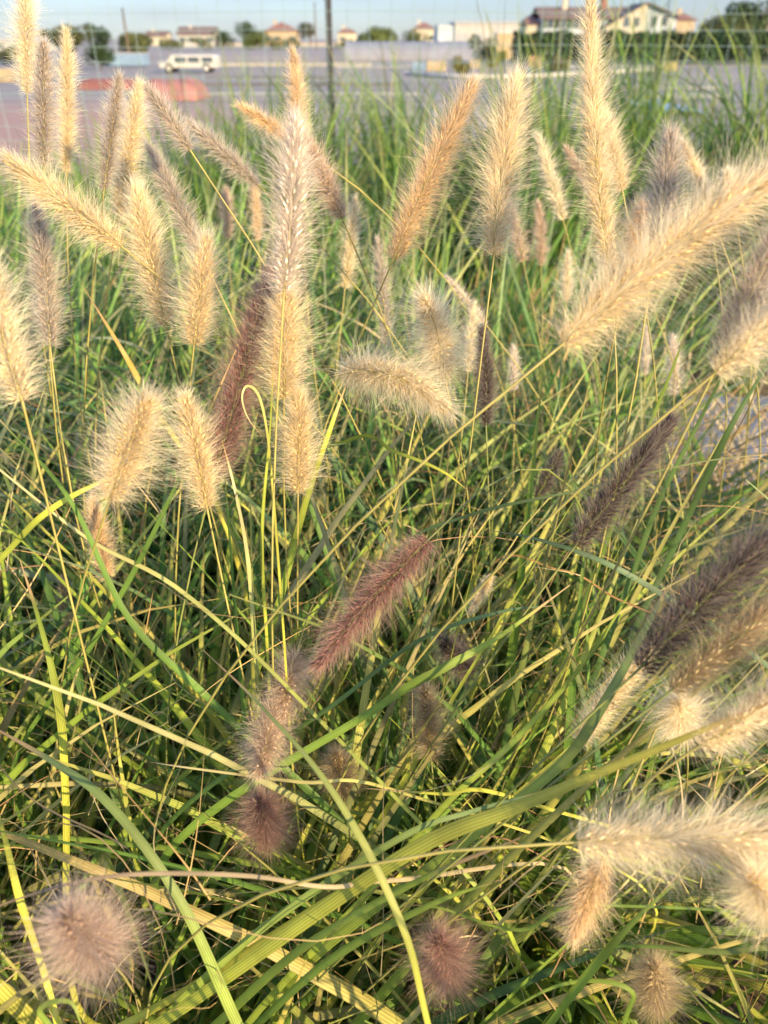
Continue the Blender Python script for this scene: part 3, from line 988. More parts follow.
def add_window(t, x, z, w, h, y, shutters=True):
    f = MB()
    f.box(x - w / 2 - .07, y - .06, z - .07, x + w / 2 + .07, y - .003, z + h + .07)
    fr = f.build('window', M_TRIM, t)
    g = MB(); g.box(x - w / 2, y - .075, z, x + w / 2, y - .062, z + h); g.build('pane', M_GLASS, fr)
    if shutters:
        for s in (-1, 1):
            q = MB(); xx = x + s * (w * .75 + .1)
            q.box(xx - w / 4, y - .09, z - .03, xx + w / 4, y - .003, z + h + .03); q.build('shutter', M_SHUT, fr)


def simple_house(name, label, px0, px1, eave, ridge, Y, depth, wallm, roofm, kind='hip', nw=3, cat='house', chimney=True, two=False):
    c = W(.5 * (px0 + px1), 40, Y)
    t = tag(empty(name, (c[0], Y, FIELD_Z)), label, cat)
    x0, x1 = W(px0, 40, Y)[0] - c[0], W(px1, 40, Y)[0] - c[0]
    ze, zr = W(384, eave, Y)[2] - FIELD_Z, W(384, ridge, Y)[2] - FIELD_Z
    b = MB(); b.box(x0, 0, 0, x1, depth, ze); b.build('wall', wallm, t)
    b = MB()
    if kind == 'hip': roof_hip(b, x0, x1, 0, depth, ze + .004, zr)
    elif kind == 'gable': roof_gable_x(b, x0, x1, 0, depth, ze, zr)
    else: b.box(x0 - .3, -.3, ze + .003, x1 + .3, depth + .3, zr)
    r = b.build('roof', roofm, t)
    if kind == 'gable':
        for xx in (x0 + .001, x1 - .001):
            q = MB(); q.prism([(0, ze), (depth, ze), (depth / 2, zr)], -.1, .1)
            q.v = [(xx + (.1 if xx < 0 else -.1) + v[1], v[0], v[2]) for v in q.v]
            q.build('gable_wall', wallm, t)
    if chimney:
        q = MB(); q.box(x0 * .4 - .4, depth * .35, zr - 1.0, x0 * .4 + .4, depth * .35 + .8, zr + .7)
        q.build('chimney', wallm, r)
    for k in range(nw):
        xx = x0 + (x1 - x0) * (k + .5) / nw
        if two:
            add_window(t, xx, ze * .62, 1.0, 1.3, 0)
        if k == nw // 2:
            d = MB(); d.box(xx - .5, -.07, 0, xx + .5, -.003, 2.1); d.build('door', M_SHUT, t)
        else:
            add_window(t, xx, ze * (.18 if two else .35), 1.0, min(1.3, ze * .4), 0)
    return t


def main_house():
    Y = 150.0
    X = lambda p: W(p, 20, Y)[0]
    Z = lambda p: W(384, p, Y)[2] - FIELD_Z
    c = X(600)
    t = tag(empty('brick_house', (c, Y, FIELD_Z)), 'large house with red tiled roofs and a sunlit cream gable behind the dark hedge', 'house')
    t.name = 'family_house'
    x0, x1 = X(543) - c, X(612) - c
    ze, zr = Z(18), Z(7)
    b = MB(); b.box(x0, 0, 0, x1, 11, ze); b.build('wall', M_PALEB, t)  # facade under the long roof, its shade painted as pale blue
    b = MB(); roof_gable_x(b, x0, X(640) - c - 1.0, 0, 11, ze, zr, .6)
    r = b.build('roof', M_ROOF2, t)
    q = MB(); q.box(X(566) - c, 4, zr - .8, X(571) - c, 5, zr + 1.2); q.build('chimney', M_CREAM, r)
    q = MB(); q.box(X(606) - c, 4.5, zr - .8, X(612) - c, 5.5, zr + 1.6); q.build('chimney', M_ROOF, r)
    # low wing on the left
    w = MB(); w.box(X(528) - c, 1, 0, x0 - .003, 8, Z(24)); w.build('side_wing', M_CREAM, t)
    w = MB(); roof_hip(w, X(528) - c, x0 - .5, 1, 8, Z(24) + .004, Z(15)); w.build('side_roof', M_ROOF, t)
    # gable wing
    g0, gm, g1 = X(603) - c, X(640) - c, X(672) - c
    ya = -3.0
    b = MB(); b.prism([(g0, 0), (gm, 0), (gm, Z(4)), (g0, Z(27))], ya, ya + 9); b.build('gable_wall', M_CREAM, t)
    b = MB(); b.prism([(gm + .003, 0), (g1, 0), (g1, Z(17)), (gm + .003, Z(4))], ya + .5, ya + 9); b.build('gable_wall', M_PALEB, t)  # shaded half of the gable, the shade put into the wall colour
    b = MB(); roof_gable_y(b, g0, g1, ya, ya + 9, Z(27), Z(4), gm, Z(17), .35); b.build('gable_roof', M_ROOF2, t)
    for p, e in ((622, 22), (632, 22)):
        add_window(t, X(p) - c, Z(e + 5), .9, 1.3, ya, False)
    for p in (650, 660): add_window(t, X(p) - c, Z(26), .9, 1.3, ya + .5, False)
    for p in (551, 563, 577, 592): add_window(t, X(p) - c, Z(28), 1.1, 1.5, 0)
    d = MB(); d.box(x0 + 5, -.06, 0, x0 + 6.1, -.003, 2.2); d.build('door', M_SHUT, t)


main_house()
simple_house('cottage', 'small yellow house with a red hipped roof, just left of the fence post', 265, 297, 31, 22, 300, 11, M_YEL, M_ROOF, 'hip', 4)
simple_house('cottage', 'white gabled house with a brown roof among bushes left of the yellow house', 178, 214, 34, 27, 280, 10, M_WHITE, M_ROOF2, 'gable', 4)
simple_house('cottage', 'little orange red roofed house beyond the white warehouse, left of it', 412, 436, 29, 22, 320, 10, M_CREAM, M_ROOF, 'hip', 3)
simple_house('cottage', 'orange walled house peeping out right of the large gabled house', 674, 692, 20, 12, 190, 8, M_YEL, M_ROOF, 'hip', 2)
simple_house('cottage', 'cream house cut by the right edge beside the dark round tree', 757, 800, 16, 8, 170, 9, M_CREAM, M_ROOF, 'hip', 2)
simple_house('shed', 'low white shed at the left edge under the trees', -12, 42, 42, 38, 190, 8, M_WHITE, M_GREYROOF, 'flat', 3, 'shed', False)
simple_house('cottage', 'pale low house between the left trees and the white gabled house', 146, 166, 36, 31, 330, 9, M_CREAM, M_ROOF2, 'gable', 2)
simple_house('cottage', 'tiny red roofed house just right of the fence post', 338, 356, 33, 27, 360, 9, M_CREAM, M_ROOF, 'hip', 2)


def warehouse():
    Y = 230.0
    c = W(480, 40, Y)[0]
    t = tag(empty('warehouse', (c, Y, FIELD_Z)), 'long white warehouse with a flat pale roof left of the large gabled house', 'warehouse')
    x0, x1 = W(438, 30, Y)[0] - c, W(520, 30, Y)[0] - c
    zt = W(384, 24, Y)[2] - FIELD_Z
    xm = W(455, 30, Y)[0] - c
    b = MB(); b.box(xm, 0, 0, x1, 20, zt); b.build('wall', M_WHITE, t)
    b = MB(); b.box(x0, .5, 0, xm - .003, 20, zt * .96); b.build('annex', M_PALEB, t)
    b = MB(); b.box(xm - .2, -.3, zt + .003, x1 + .3, 20.3, zt + .5); b.build('roof', M_GREYROOF, t)
    for k in range(4):
        xx = xm + (x1 - xm) * (k + .5) / 4
        q = MB(); q.box(xx - 1.6, -.06, 0, xx + 1.6, -.003, 3.4); q.build('door', M_GREYROOF, t)


warehouse()


# greenery far away
def leaf_blob(cen, rad, n, size, c, flat=.8):
    d = norm(rng.normal(0, 1, (n, 3)))
    r = rng.uniform(.45, 1.0, (n, 1)) ** .5
    p = cen + d * r * np.array(rad)
    nn = norm(d + rng.normal(0, .5, (n, 3)))
    u = norm(np.cross(nn, rng.normal(0, 1, (n, 3))))
    v = np.cross(nn, u)
    s = size * rng.uniform(.6, 1.4, (n, 1))
    V = np.stack([p - u * s, p + v * s * .6, p + u * s, p - v * s * .6], axis=1)
    cc = np.broadcast_to((np.array(c) * rng.uniform(.65, 1.35, (n, 1)))[:, None], (n, 4, 3))
    return V.reshape(-1, 3), cc.reshape(-1, 3)


def make_tree(name, label, px, w_px, top, Y, c, cat='tree', blobs=9, leaves=170, trunk=True, group=None, base=None):
    o = W(px, 40, Y)
    t = tag(empty(name, (o[0], Y, FIELD_Z)), label, cat, group)
    wid = W(px + w_px / 2, 40, Y)[0] - o[0]
    h = W(384, top, Y)[2] - FIELD_Z
    low = .28 * h if trunk else 0.04 * h
    VV, CC = [], []
    for k in range(blobs):
        a = rng.uniform(0, 2 * np.pi)
        rr = wid * .62 * math.sqrt(rng.random())
        zz = low + (h - low) * rng.uniform(.25, .82)
        sc = 1 - .45 * abs((zz - low) / (h - low) - .45)
        br = wid * rng.uniform(.34, .55) * sc
        bz = min(br, (h - low) * .3)
        zz = min(zz, h - bz * .95)
        v, cc = leaf_blob(np.array([rr * math.cos(a), rr * math.sin(a) * .8, zz]), (br, br, bz), leaves, max(.10, wid * .055), np.array(c) * rng.uniform(.8, 1.2))
        VV.append(v); CC.append(cc)
    V, C_ = np.vstack(VV), np.vstack(CC)
    q = np.arange(len(V)).reshape(-1, 4)
    link('crown', np_mesh('crown', V, [q], C_, smooth=False), M_LEAFT, t)
    b = MB()
    b.tube([(0, 0, -.1), (.04 * h, 0, .3 * h), (.02 * h, .02 * h, .7 * h)], np.array([.035, .026, .012]) * h, 7)
    for k in range(4):
        a = k * 1.7 + rng.random()
        b.tube([(.03 * h, 0, .25 * h), (wid * .35 * math.cos(a), wid * .35 * math.sin(a), .6 * h)], [.014 * h, .005 * h], 5)
    b.build('trunk', M_BARK, t, smooth=True)


DG, OG, LG = (.035, .062, .022), (.085, .098, .035), (.10, .13, .035)
make_tree('bushy_tree', 'olive bushy tree behind the slender golden plume at the upper left', 70, 52, 24, 88, OG, blobs=14)
make_tree('bushy_tree', 'rounded dark tree with a flat top, right of the slender golden plume', 98, 32, 22, 96, DG, blobs=11)
make_tree('shrub', 'dark low shrub under the flat topped tree at the left', 96, 42, 42, 76, DG, 'shrub', trunk=False)
make_tree('shrub', 'olive green low scrub left of the white gabled house', 134, 52, 32, 125, OG, 'shrub', trunk=False, blobs=13)
make_tree('bushy_tree', 'small dark tree at the far left behind the low white shed', 45, 26, 29, 200, DG, blobs=7)
make_tree('shrub', 'dark round bush right of the white gabled house', 222, 28, 29, 220, DG, 'shrub', trunk=False)
make_tree('bushy_tree', 'tallest dark tree between the white house and the yellow house', 246, 26, 18, 250, DG, blobs=9)
make_tree('shrub', 'green bush at the left foot of the yellow house', 254, 34, 31, 210, LG, 'shrub', trunk=False)
make_tree('bushy_tree', 'round tree with reddish tint right of the yellow house', 310, 26, 22, 260, (.075, .07, .04), blobs=9)
make_tree('shrub', 'broad green bush right of the fence post', 378, 70, 27, 150, LG, 'shrub', blobs=13, trunk=False)
make_tree('shrub', 'green bush below the little orange roofed house', 415, 34, 30, 160, OG, 'shrub', trunk=False)
for k_, (q_, w_, l_) in enumerate(((170, 30, 'low olive bush at the left foot of the white gabled house'), (200, 26, 'low olive bush hiding the foot of the white gabled house'), (275, 24, 'low olive bush hiding the left foot of the yellow house'), (291, 22, 'low olive bush hiding the right foot of the yellow house'), (345, 28, 'low olive bush before the tiny red roofed house'))):
    make_tree('shrub', l_, q_, w_, 37, 200, OG, 'shrub', blobs=7, leaves=120, trunk=False)
make_tree('shrub', 'low olive scrub at the left edge below the low white shed', 10, 60, 44, 90, OG, 'shrub', trunk=False, blobs=12)
make_tree('bushy_tree', 'dark umbrella shaped pine at the top right corner', 742, 66, 1, 140, DG, blobs=14)
make_tree('shrub', 'grey olive bush swelling over the hedge at the right', 718, 66, 15, 105, OG, 'shrub', blobs=13, trunk=False)
make_tree('shrub', 'yellowish weeds by the yellow booth', 498, 24, 50, 72, (.20, .19, .05), 'shrub', blobs=5, trunk=False)
make_tree('shrub', 'dark bush left of the yellow booth', 484, 34, 34, 100, DG, 'shrub', blobs=8, trunk=False)


def hedge(name, label, pa, pb, top, Y, c, dens=1.0):
    xa, xb = W(pa, 50, Y)[0], W(pb, 50, Y)[0]
    t = tag(empty(name, (.5 * (xa + xb), Y, FIELD_Z)), label, 'hedge')
    h = W(384, top, Y)[2] - FIELD_Z
    L = xb - xa
    n = int(5200 * dens)
    p = np.stack([rng.uniform(-L / 2, L / 2, n), rng.uniform(-.9, .9, n), np.zeros(n)], -1)
    hh = h * (.93 + .07 * np.sin(p[:, 0] * 1.7) * np.sin(p[:, 0] * .61 + 1))
    p[:, 2] = hh * rng.random(n) ** .75
    nn = norm(rng.normal(0, 1, (n, 3)) + np.array([0, -1.0, .3]))
    u = norm(np.cross(nn, rng.normal(0, 1, (n, 3))))
    v = np.cross(nn, u)
    s = .22 * rng.uniform(.6, 1.4, (n, 1))
    V = np.stack([p - u * s, p + v * s * .6, p + u * s, p - v * s * .6], axis=1).reshape(-1, 3)
    cc = np.repeat(np.array(c) * rng.uniform(.6, 1.4, (n, 1)), 4, axis=0)
    link('foliage', np_mesh('foliage', V, [np.arange(len(V)).reshape(-1, 4)], cc, smooth=False), M_LEAFT, t)
    for x in np.arange(-L / 2 + .5, L / 2, 2.2):
        b = MB()
        b.tube([(x, 0, -.05), (x + .05, 0, h * .8)], [.07, .03], 5)
        b.build('trunk', M_BARK, t)


hedge('hedge', 'long clipped dark green hedge in front of the large gabled house', 512, 800, 30, 95, (.030, .055, .026), 1.6)

# ---- field things
M_WPAINT = solid_mat('white vehicle paint', (.40, .39, .36), .35, .05, 3, spec=.5)
M_RUB = solid_mat('rubber', (.03, .03, .03), .8)
M_BLUE = solid_mat('blue grey paint', (.16, .24, .34), .5, .12)
M_RED = solid_mat('red sheet', (.18, .075, .068), .8, .25, 1.2)
M_PINK = solid_mat('faded red sheet', (.25, .12, .11), .8, .25, 1.2)
M_WOOD = solid_mat('pale crate wood', (.34, .27, .16), .8, .2, 3)
M_POLY = solid_mat('greenhouse film', (.17, .18, .215), .6, .12, .5, spec=.3)
M_CONC = solid_mat('pale concrete', (.30, .27, .235), .85, .1, 1)


def van():
    Y = GY(73)
    xa, xb = W(159, 70, Y)[0], W(217, 70, Y)[0]
    c = .5 * (xa + xb)
    L = xb - xa
    H = W(384, 55, Y)[2] - FIELD_Z
    t = tag(empty('van', (c, Y, FIELD_Z)), 'white passenger van with dark side windows parked on the field at the left', 'van')
    h = L / 2
    b = MB()
    b.prism([(-h, .35), (h, .35), (h, H * .93), (h - .12, H), (-h + L * .24, H), (-h + L * .13, H * .62), (-h + .05, H * .52)], 0, 1.8)
    body = b.build('body', M_WPAINT, t, bevel=.05)
    for k in range(3):
        x0 = -h + L * (.29 + k * .23)
        q = MB(); q.box(x0, -.02, H * .60, x0 + L * .19, -.003, H * .88); q.build('window', M_GLASS, t)
    q = MB(); q.poly((-h + L * .135, .15, H * .65), (-h + L * .135, 1.65, H * .65), (-h + L * .228, 1.6, H * .96), (-h + L * .228, .2, H * .96))
    q.v = [(v[0] - .02, v[1], v[2] + .01) for v in q.v]
    q.build('windscreen', M_GLASS, t)
    for x in (-h + L * .18, h - L * .18):
        for y in (-.03, 1.63):
            q = MB(); q.tube([(x, y, .33), (x, y + .2, .33)], .33, 18); w = q.build('wheel', M_RUB, t)
            q = MB(); q.tube([(x, y - .012, .33), (x, y - .002, .33)], .18, 14); q.build('hub', M_TRIM, w)
    for y in (.2, 1.4):
        q = MB(); q.box(-h - .012, y, .62, -h + .03, y + .25, .80); q.build('headlight', M_TRIM, t)
    q = MB(); q.box(-h - .05, .05, .34, -h + .1, 1.75, .52); q.build('bumper', M_RUB, t)
    q = MB(); q.box(-h + L * .47, -.012, .9, -h + L * .50, -.003, .95); q.build('handle', M_RUB, t)


van()


def box_thing(name, label, cat, pa, pb, base, top, depth, mat, kind):
    Y = GY(base)
    xa, xb = W(pa, base, Y)[0], W(pb, base, Y)[0]
    c = .5 * (xa + xb)
    w = (xb - xa) / 2
    H = W(384, top, Y)[2] - FIELD_Z
    t = tag(empty(name, (c, Y, FIELD_Z)), label, cat)
    if kind == 'container':
        b = MB(); b.box(-w, 0, .1, w, depth, H)
        b.build('body', mat, t)
        for k in range(9):
            x = -w + (k + .5) * 2 * w / 9
            q = MB(); q.box(x - w * .05, -.04, .15, x + w * .05, -.003, H - .06); q.build('rib', mat, t)
        q = MB(); q.box(-w - .05, -.06, H + .003, w + .05, depth + .05, H + .1); q.build('roof', M_GREYROOF, t)
    elif kind == 'crate':
        b = MB()
        n = 4
        for k in range(n):
            z = H * (k + .12) / n
            b.box(-w, 0, z, w, .03, z + H * .17)
            b.box(-w, depth - .03, z, w, depth, z + H * .17)
            b.box(-w, .033, z, -w + .03, depth - .033, z + H * .17)
            b.box(w - .03, .033, z, w, depth - .033, z + H * .17)
        b.build('slat_side', mat, t)
        q = MB()
        for x in (-w + .05, w - .13):
            for y in (.035, depth - .115):
                q.box(x, y, 0, x + .08, y + .08, H)
        q.box(-w + .04, .04, .03, w - .04, depth - .04, .06)
        q.build('frame', mat, t)
    elif kind == 'booth':
        b = MB(); b.box(-w, 0, .08, w, depth, H * .93); b.build('wall', mat, t, bevel=.02)
        q = MB(); q.prism([(-w - .06, H * .932), (w + .06, H * .932), (w * .7, H), (-w * .7, H)], -.06, depth + .06); q.build('roof', M_TRIM, t)
        q = MB(); q.box(-w * .7, -.035, .15, w * .7, -.003, H * .86); d = q.build('door', M_WOOD, t)
        q = MB(); q.box(w * .45, -.07, H * .42, w * .55, -.038, H * .47); q.build('handle', M_RUB, d)
    return t


box_thing('storage_container', 'blue grey storage container left of the white van', 'container', 110, 144, 67, 54, 2.2, M_BLUE, 'container')
box_thing('wooden_crate', 'pale wooden crate, lit yellow, on the field at the centre', 'crate', 427, 446, 71, 61, 1.2, M_WOOD, 'crate')
box_thing('field_crate', 'blue grey crate left of the pale wooden crate', 'crate', 413, 426, 71, 62, 1.0, M_BLUE, 'crate')
box_thing('wooden_crate', 'cream crate cut by the left edge of the photo', 'crate', -14, 11, 82, 69, 1.4, M_WOOD, 'crate')
box_thing('field_crate', 'small yellow crate at the right end of the white pipe', 'crate', 661, 677, 71, 62, .9, solid_mat('yellow crate plastic', (.30, .25, .10), .6), 'crate')
box_thing('yellow_booth', 'tall narrow yellow booth standing before the white warehouse', 'booth', 495, 512, 60, 31, 1.6, M_YEL, 'booth')
box_thing('wooden_crate', 'brown crate right of the yellow booth', 'crate', 528, 541, 66, 56, 1.0, solid_mat('brown crate wood', (.34, .22, .13), .8), 'crate')


box_thing('wooden_crate', 'small cream crate beside the yellow weeds, left of the booth', 'crate', 470, 480, 68, 60, .9, M_WOOD, 'crate')
make_tree('shrub', 'low yellow weeds around the small cream crate', 463, 26, 55, 62, (.17, .16, .05), 'shrub', blobs=5, leaves=110, trunk=False)
make_tree('shrub', 'dry brown weeds right of the brown crate', 560, 34, 56, 66, (.16, .12, .06), 'shrub', blobs=6, leaves=110, trunk=False)


def tarp(label, pa, pb, base, top, mat, name='tarpaulin'):
    Y = GY(base)
    xa, xb = W(pa, base, Y)[0], W(pb, base, Y)[0]
    c = .5 * (xa + xb)
    H = W(384, top, Y + 1.5)[2] - FIELD_Z
    me = bpy.data.meshes.new(name)
    nx, ny = 40, 16
    v, f = [], []
    for j in range(ny):
        for i in range(nx):
            u, w = i / (nx - 1), j / (ny - 1)
            edge = min(1, 5 * min(u, 1 - u)) * min(1, 3.5 * min(w, 1 - w))
            z = H * max(0, edge) ** .22 * (.92 + .04 * math.sin(u * 9 + 2 * w) + .03 * math.sin(u * 23 + w * 7)) + .015
            v.append(((u - .5) * (xb - xa), w * 3.0, z))
    for j in range(ny - 1):
        for i in range(nx - 1):
            f.append((j * nx + i, j * nx + i + 1, (j + 1) * nx + i + 1, (j + 1) * nx + i))
    me.from_pydata(v, [], f)
    me.polygons.foreach_set('use_smooth', [True] * len(f))
    o = link(name, me, mat)
    o.location = (c, Y, FIELD_Z)
    tag(o, label, 'tarpaulin')


tarp('faded red sheet over a heap in front of the white van', 138, 197, 101, 77, M_PINK)
tarp('darker red sheet over a low heap further left', 76, 128, 90, 77, M_RED)


def greenhouse():
    Y = GY(60)
    xa, xb = W(345, 58, Y)[0], W(474, 58, Y)[0]
    c = .5 * (xa + xb)
    H = W(384, 41, Y + 3)[2] - FIELD_Z
    t = tag(empty('polytunnel', (c, Y, FIELD_Z)), 'long low grey plastic tunnel right of the fence post', 'polytunnel')
    h = (xb - xa) / 2
    me = bpy.data.meshes.new('film_cover')
    xs = np.linspace(-h, h, 30); n = 14
    v = [(x, 3 - 3 * math.cos(math.pi * k / n), H * math.sin(math.pi * k / n) ** .8 * (1 - .03 * abs(math.sin((x + h) * 2.2)))) for x in xs for k in range(n + 1)]
    f = [(i * (n + 1) + k, (i + 1) * (n + 1) + k, (i + 1) * (n + 1) + k + 1, i * (n + 1) + k + 1) for i in range(29) for k in range(n)]
    me.from_pydata(v, [], f)
    me.polygons.foreach_set('use_smooth', [True] * len(f))
    link('film_cover', me, M_POLY, t)
    for s in (-1, 1):
        b = MB(); b.poly(*[(s * h, 3 - 3 * math.cos(math.pi * k / n), H * math.sin(math.pi * k / n) ** .8) for k in range(n + 1)])
        b.build('end_panel', M_POLY, t)
    for x in np.linspace(-h + .02, h - .02, 12):
        b = MB()
        b.tube([(x, 3 - 3.03 * math.cos(math.pi * k / n), 1.012 * H * math.sin(math.pi * k / n) ** .8) for k in range(n + 1)], .025, 5)
        b.build('hoop', M_GREYROOF, t)


greenhouse()


def stake_fence():
    Y = GY(62)
    xa, xb = W(222, 60, Y)[0], W(420, 60, Y)[0]
    t = tag(empty('stake_fence', (xa, Y - 1.0, FIELD_Z)), 'low row of thin grey stakes along the far edge of the field', 'fence')
    b = MB()
    L = xb - xa
    for x in np.arange(0, L, .42):
        b.tube([(x, 0, 0), (x + rng.normal(0, .03), 0, .62 * rng.uniform(.85, 1.1))], .035, 5)
    b.build('stake_row', solid_mat('grey stake wood', (.28, .25, .22), .9), t)
    b = MB(); b.tube([(0, -.045, .45), (L, -.045, .46)], .012, 4); b.build('rail', M_GREYROOF, t)


stake_fence()


def low_wall(label, name, pa, pb, base, hgt, mat, cat='wall'):
    Y = GY(base)
    xa, xb = W(pa, base, Y)[0], W(pb, base, Y)[0]
    b = MB(); b.box(0, 0, -.05, xb - xa, .3, hgt)
    b.box(-.03, -.03, hgt + .003, xb - xa + .03, .33, hgt + .06)
    o = b.build(name, mat); o.location = (xa, Y, FIELD_Z)
    tag(o, label, cat)


def row_cover(label, pa, pb, base, r, mat):
    Y = GY(base)
    xa, xb = W(pa, base, Y)[0], W(pb, base, Y)[0]
    n = 60
    xs = np.linspace(0, xb - xa, n)
    b = MB()
    k = 8
    prev = None
    for i, x in enumerate(xs):
        rr = r * (1 + .10 * math.sin(x * 1.9) + .08 * math.sin(x * 5.3))
        yo = .12 * math.sin(x * .35)
        ring = [(x, yo - rr * 1.3 * math.cos(math.pi * q / k), rr * math.sin(math.pi * q / k)) for q in range(k + 1)]
        if prev:
            for q in range(k):
                b.poly(prev[q], ring[q], ring[q + 1], prev[q + 1])
        prev = ring
    o = b.build('row_cover', mat, smooth=True)
    o.location = (xa, Y, FIELD_Z + .004)
    tag(o, label, 'row cover', 'plastic covered rows on the field')


M_COV = solid_mat('silver row film', (.21, .21, .21), .5, .2, 1.5, spec=.4)
M_COV2 = solid_mat('dusty dark film', (.09, .085, .085), .6, .25, 1.5)
row_cover('pale film covered row just behind the bowed white pipe, right of centre', 560, 660, 67, .16, M_COV)
row_cover('silver film covered row nearest the tall grass at the right', 585, 730, 97, .13, M_COV)
row_cover('silver film covered row second nearest the tall grass at the right', 570, 720, 89, .13, M_COV)
row_cover('dark film covered row left of the fence post, below the white van', 205, 326, 79, .15, M_COV2)
row_cover('long dark film covered row crossing behind the fence post', 200, 400, 86, .14, M_COV2)
row_cover('silver film covered row closest to the grass left of the fence post', 205, 420, 95, .12, M_COV)
row_cover('pale film covered row at the height of the crates right of the post', 338, 410, 68, .18, M_COV)

low_wall('pale low concrete kerb wall beside the white van', 'low_wall', 216, 372, 66, .22, M_CONC)
low_wall('pale far wall under the white house and the yellow house', 'low_wall', 170, 350, 46.2, .9, M_CONC)

Y0 = GY(76)
pth = [W(a, b_, GY(b_)) for a, b_ in ((406, 75), (440, 78), (480, 79), (530, 78), (590, 75), (640, 72), (664, 70))]
pp = catmull(pth, 40); pp[:, 2] = FIELD_Z + .13
b = MB(); b.tube(pp - pp[0] + np.array([0, 0, .0]), .13, 8)
o = b.build('white_pipe', M_TRIM, smooth=True); o.location = tuple(pp[0])
tag(o, 'long bowed white pipe lying across the field in front of the crates', 'pipe')

# blue plastic sheet on the ground beyond the fence at the right
yb = GY(116)
xa, xb = W(664, 110, yb)[0], W(708, 110, yb)[0]
me = bpy.data.meshes.new('blue_sheet')
nx, ny = 22, 14
v = [(i / (nx - 1) * (xb - xa), j / (ny - 1) * 6.0, .06 + .10 * abs(math.sin(i * .9 + j * .35)) + .05 * math.sin(j * 1.3 + i * .2)) for j in range(ny) for i in range(nx)]
f = [(j * nx + i, j * nx + i + 1, (j + 1) * nx + i + 1, (j + 1) * nx + i) for j in range(ny - 1) for i in range(nx - 1)]
me.from_pydata(v, [], f)
o = link('plastic_sheet', me, solid_mat('pale blue plastic', (.30, .40, .50), .35, .2, 2, spec=.5))
o.location = (xa, yb, FIELD_Z)
tag(o, 'crumpled pale blue plastic sheet seen through the tall grass at the right', 'plastic sheet')


def utility_pole(label, px, top, Y, arm=True):
    x = W(px, 40, Y)[0]
    t = tag(empty('utility_pole', (x, Y, FIELD_Z)), label, 'utility pole', 'utility poles')
    h = W(384, top, Y)[2] - FIELD_Z
    b = MB(); b.tube([(0, 0, -.2), (0, 0, h)], [.16, .11], 8); b.build('pole', M_BARK, t, smooth=True)
    if arm:
        b = MB(); b.box(-.5, -.06, h - .9, .5, .06, h - .78); b.build('crossarm', M_BARK, t)


utility_pole('dark utility pole standing above the trees at the upper left', 127, 8, 115, False)
utility_pole('thin far utility pole left of the fence post', 316, 2, 200, False)

# ------------------------------------------------------------------ light, sky, camera
AZ, EL = math.radians(40), math.radians(17)     # sun behind the camera, to the right
sd = Vector((math.sin(AZ) * math.cos(EL), -math.cos(AZ) * math.cos(EL), math.sin(EL)))
sun = bpy.data.lights.new('sun', 'SUN')
sun.energy = 5.0
sun.angle = math.radians(.53)
sun.color = (1.0, .765, .445)
so = bpy.data.objects.new('sun', sun)
COL.objects.link(so)
so.rotation_euler = sd.to_track_quat('Z', 'Y').to_euler()

world = bpy.data.worlds.new('World')
scene.world = world
world.use_nodes = True
nt = world.node_tree
nt.nodes.clear()
wo = nt.nodes.new('ShaderNodeOutputWorld')
bg = nt.nodes.new('ShaderNodeBackground')
bg.inputs['Strength'].default_value = .15
sky = nt.nodes.new('ShaderNodeTexSky')
sky.sky_type = 'NISHITA'
sky.sun_disc = False
sky.sun_elevation = EL
sky.sun_rotation = math.radians(180) - AZ
sky.air_density = 1.0
sky.dust_density = .2
sky.ozone_density = 4.0
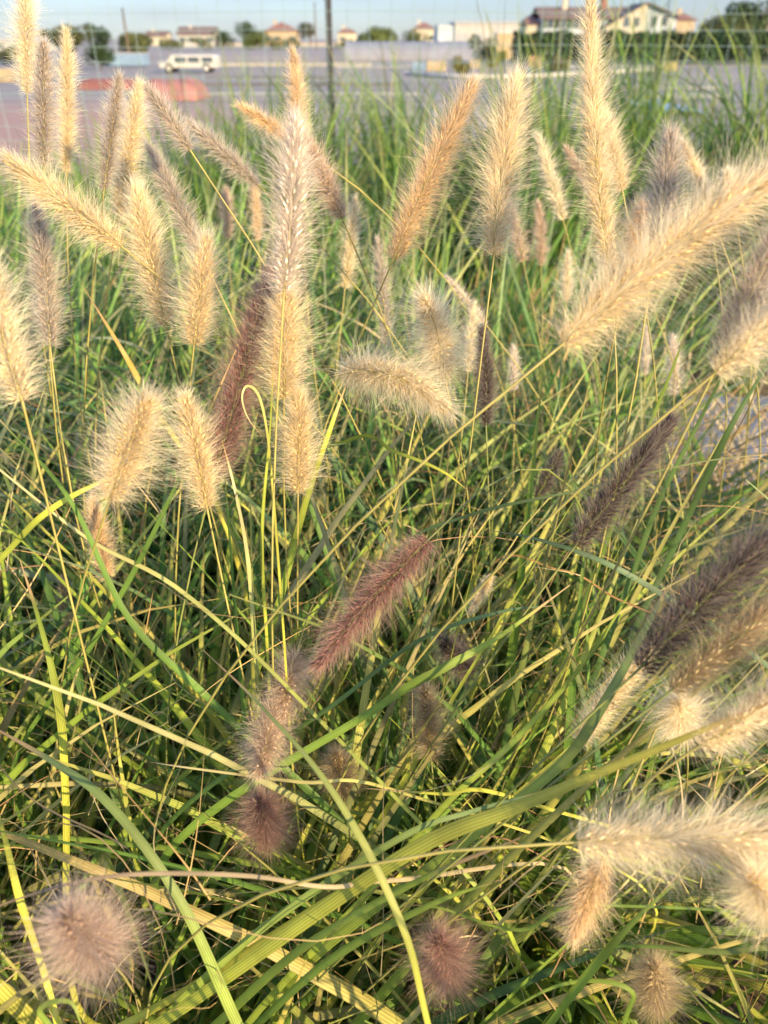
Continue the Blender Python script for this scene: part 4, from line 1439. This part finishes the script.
# thin white clouds
tc = nt.nodes.new('ShaderNodeTexCoord')
mp = nt.nodes.new('ShaderNodeMapping')
mp.inputs['Scale'].default_value = (2.2, 2.2, 14)
nz = nt.nodes.new('ShaderNodeTexNoise')
nz.inputs['Scale'].default_value = 1.6
nz.inputs['Detail'].default_value = 6
cr = nt.nodes.new('ShaderNodeValToRGB')
cr.color_ramp.elements[0].position = .30
cr.color_ramp.elements[1].position = .85
mx = nt.nodes.new('ShaderNodeMix')
mx.data_type = 'RGBA'
nt.links.new(tc.outputs['Generated'], mp.inputs['Vector'])
nt.links.new(mp.outputs[0], nz.inputs['Vector'])
nt.links.new(nz.outputs['Fac'], cr.inputs['Fac'])
nt.links.new(cr.outputs['Color'], mx.inputs[0])
tint = nt.nodes.new('ShaderNodeVectorMath')
tint.operation = 'MULTIPLY'
tint.inputs[1].default_value = (.82, .88, 1.13)
nt.links.new(sky.outputs[0], tint.inputs[0])
nt.links.new(tint.outputs[0], mx.inputs[6])
mx.inputs[7].default_value = (3.6, 3.9, 4.3, 1)
sz = nt.nodes.new('ShaderNodeSeparateXYZ')
nt.links.new(tc.outputs['Generated'], sz.inputs[0])
hz = nt.nodes.new('ShaderNodeMapRange')
hz.inputs[1].default_value = .03
hz.inputs[2].default_value = .40
hz.inputs[3].default_value = .44
hz.inputs[4].default_value = 1.15
nt.links.new(sz.outputs['Z'], hz.inputs[0])
sc_ = nt.nodes.new('ShaderNodeVectorMath')
sc_.operation = 'SCALE'
nt.links.new(mx.outputs[2], sc_.inputs[0])
nt.links.new(hz.outputs[0], sc_.inputs['Scale'])
nt.links.new(sc_.outputs[0], bg.inputs['Color'])
nt.links.new(bg.outputs[0], wo.inputs['Surface'])

cam = bpy.data.cameras.new('camera')
cam.sensor_fit = 'VERTICAL'
cam.sensor_height = 24
cam.lens = 24 * F / 1024
cam.clip_start = .02
cam.clip_end = 4000
cam.dof.use_dof = True
cam.dof.focus_distance = .62
cam.dof.aperture_fstop = cam.lens / 4.0
co = bpy.data.objects.new('camera', cam)
COL.objects.link(co)
co.location = tuple(CAM)
co.rotation_euler = (math.pi / 2 - PITCH, 0, 0)
scene.camera = co

scene.view_settings.view_transform = 'Standard'
scene.view_settings.look = 'None'
scene.view_settings.exposure = 1.3
scene.view_settings.gamma = 1
scene.cycles.use_denoising = True
scene.cycles.max_bounces = 8
scene.cycles.transmission_bounces = 4
scene.cycles.diffuse_bounces = 4
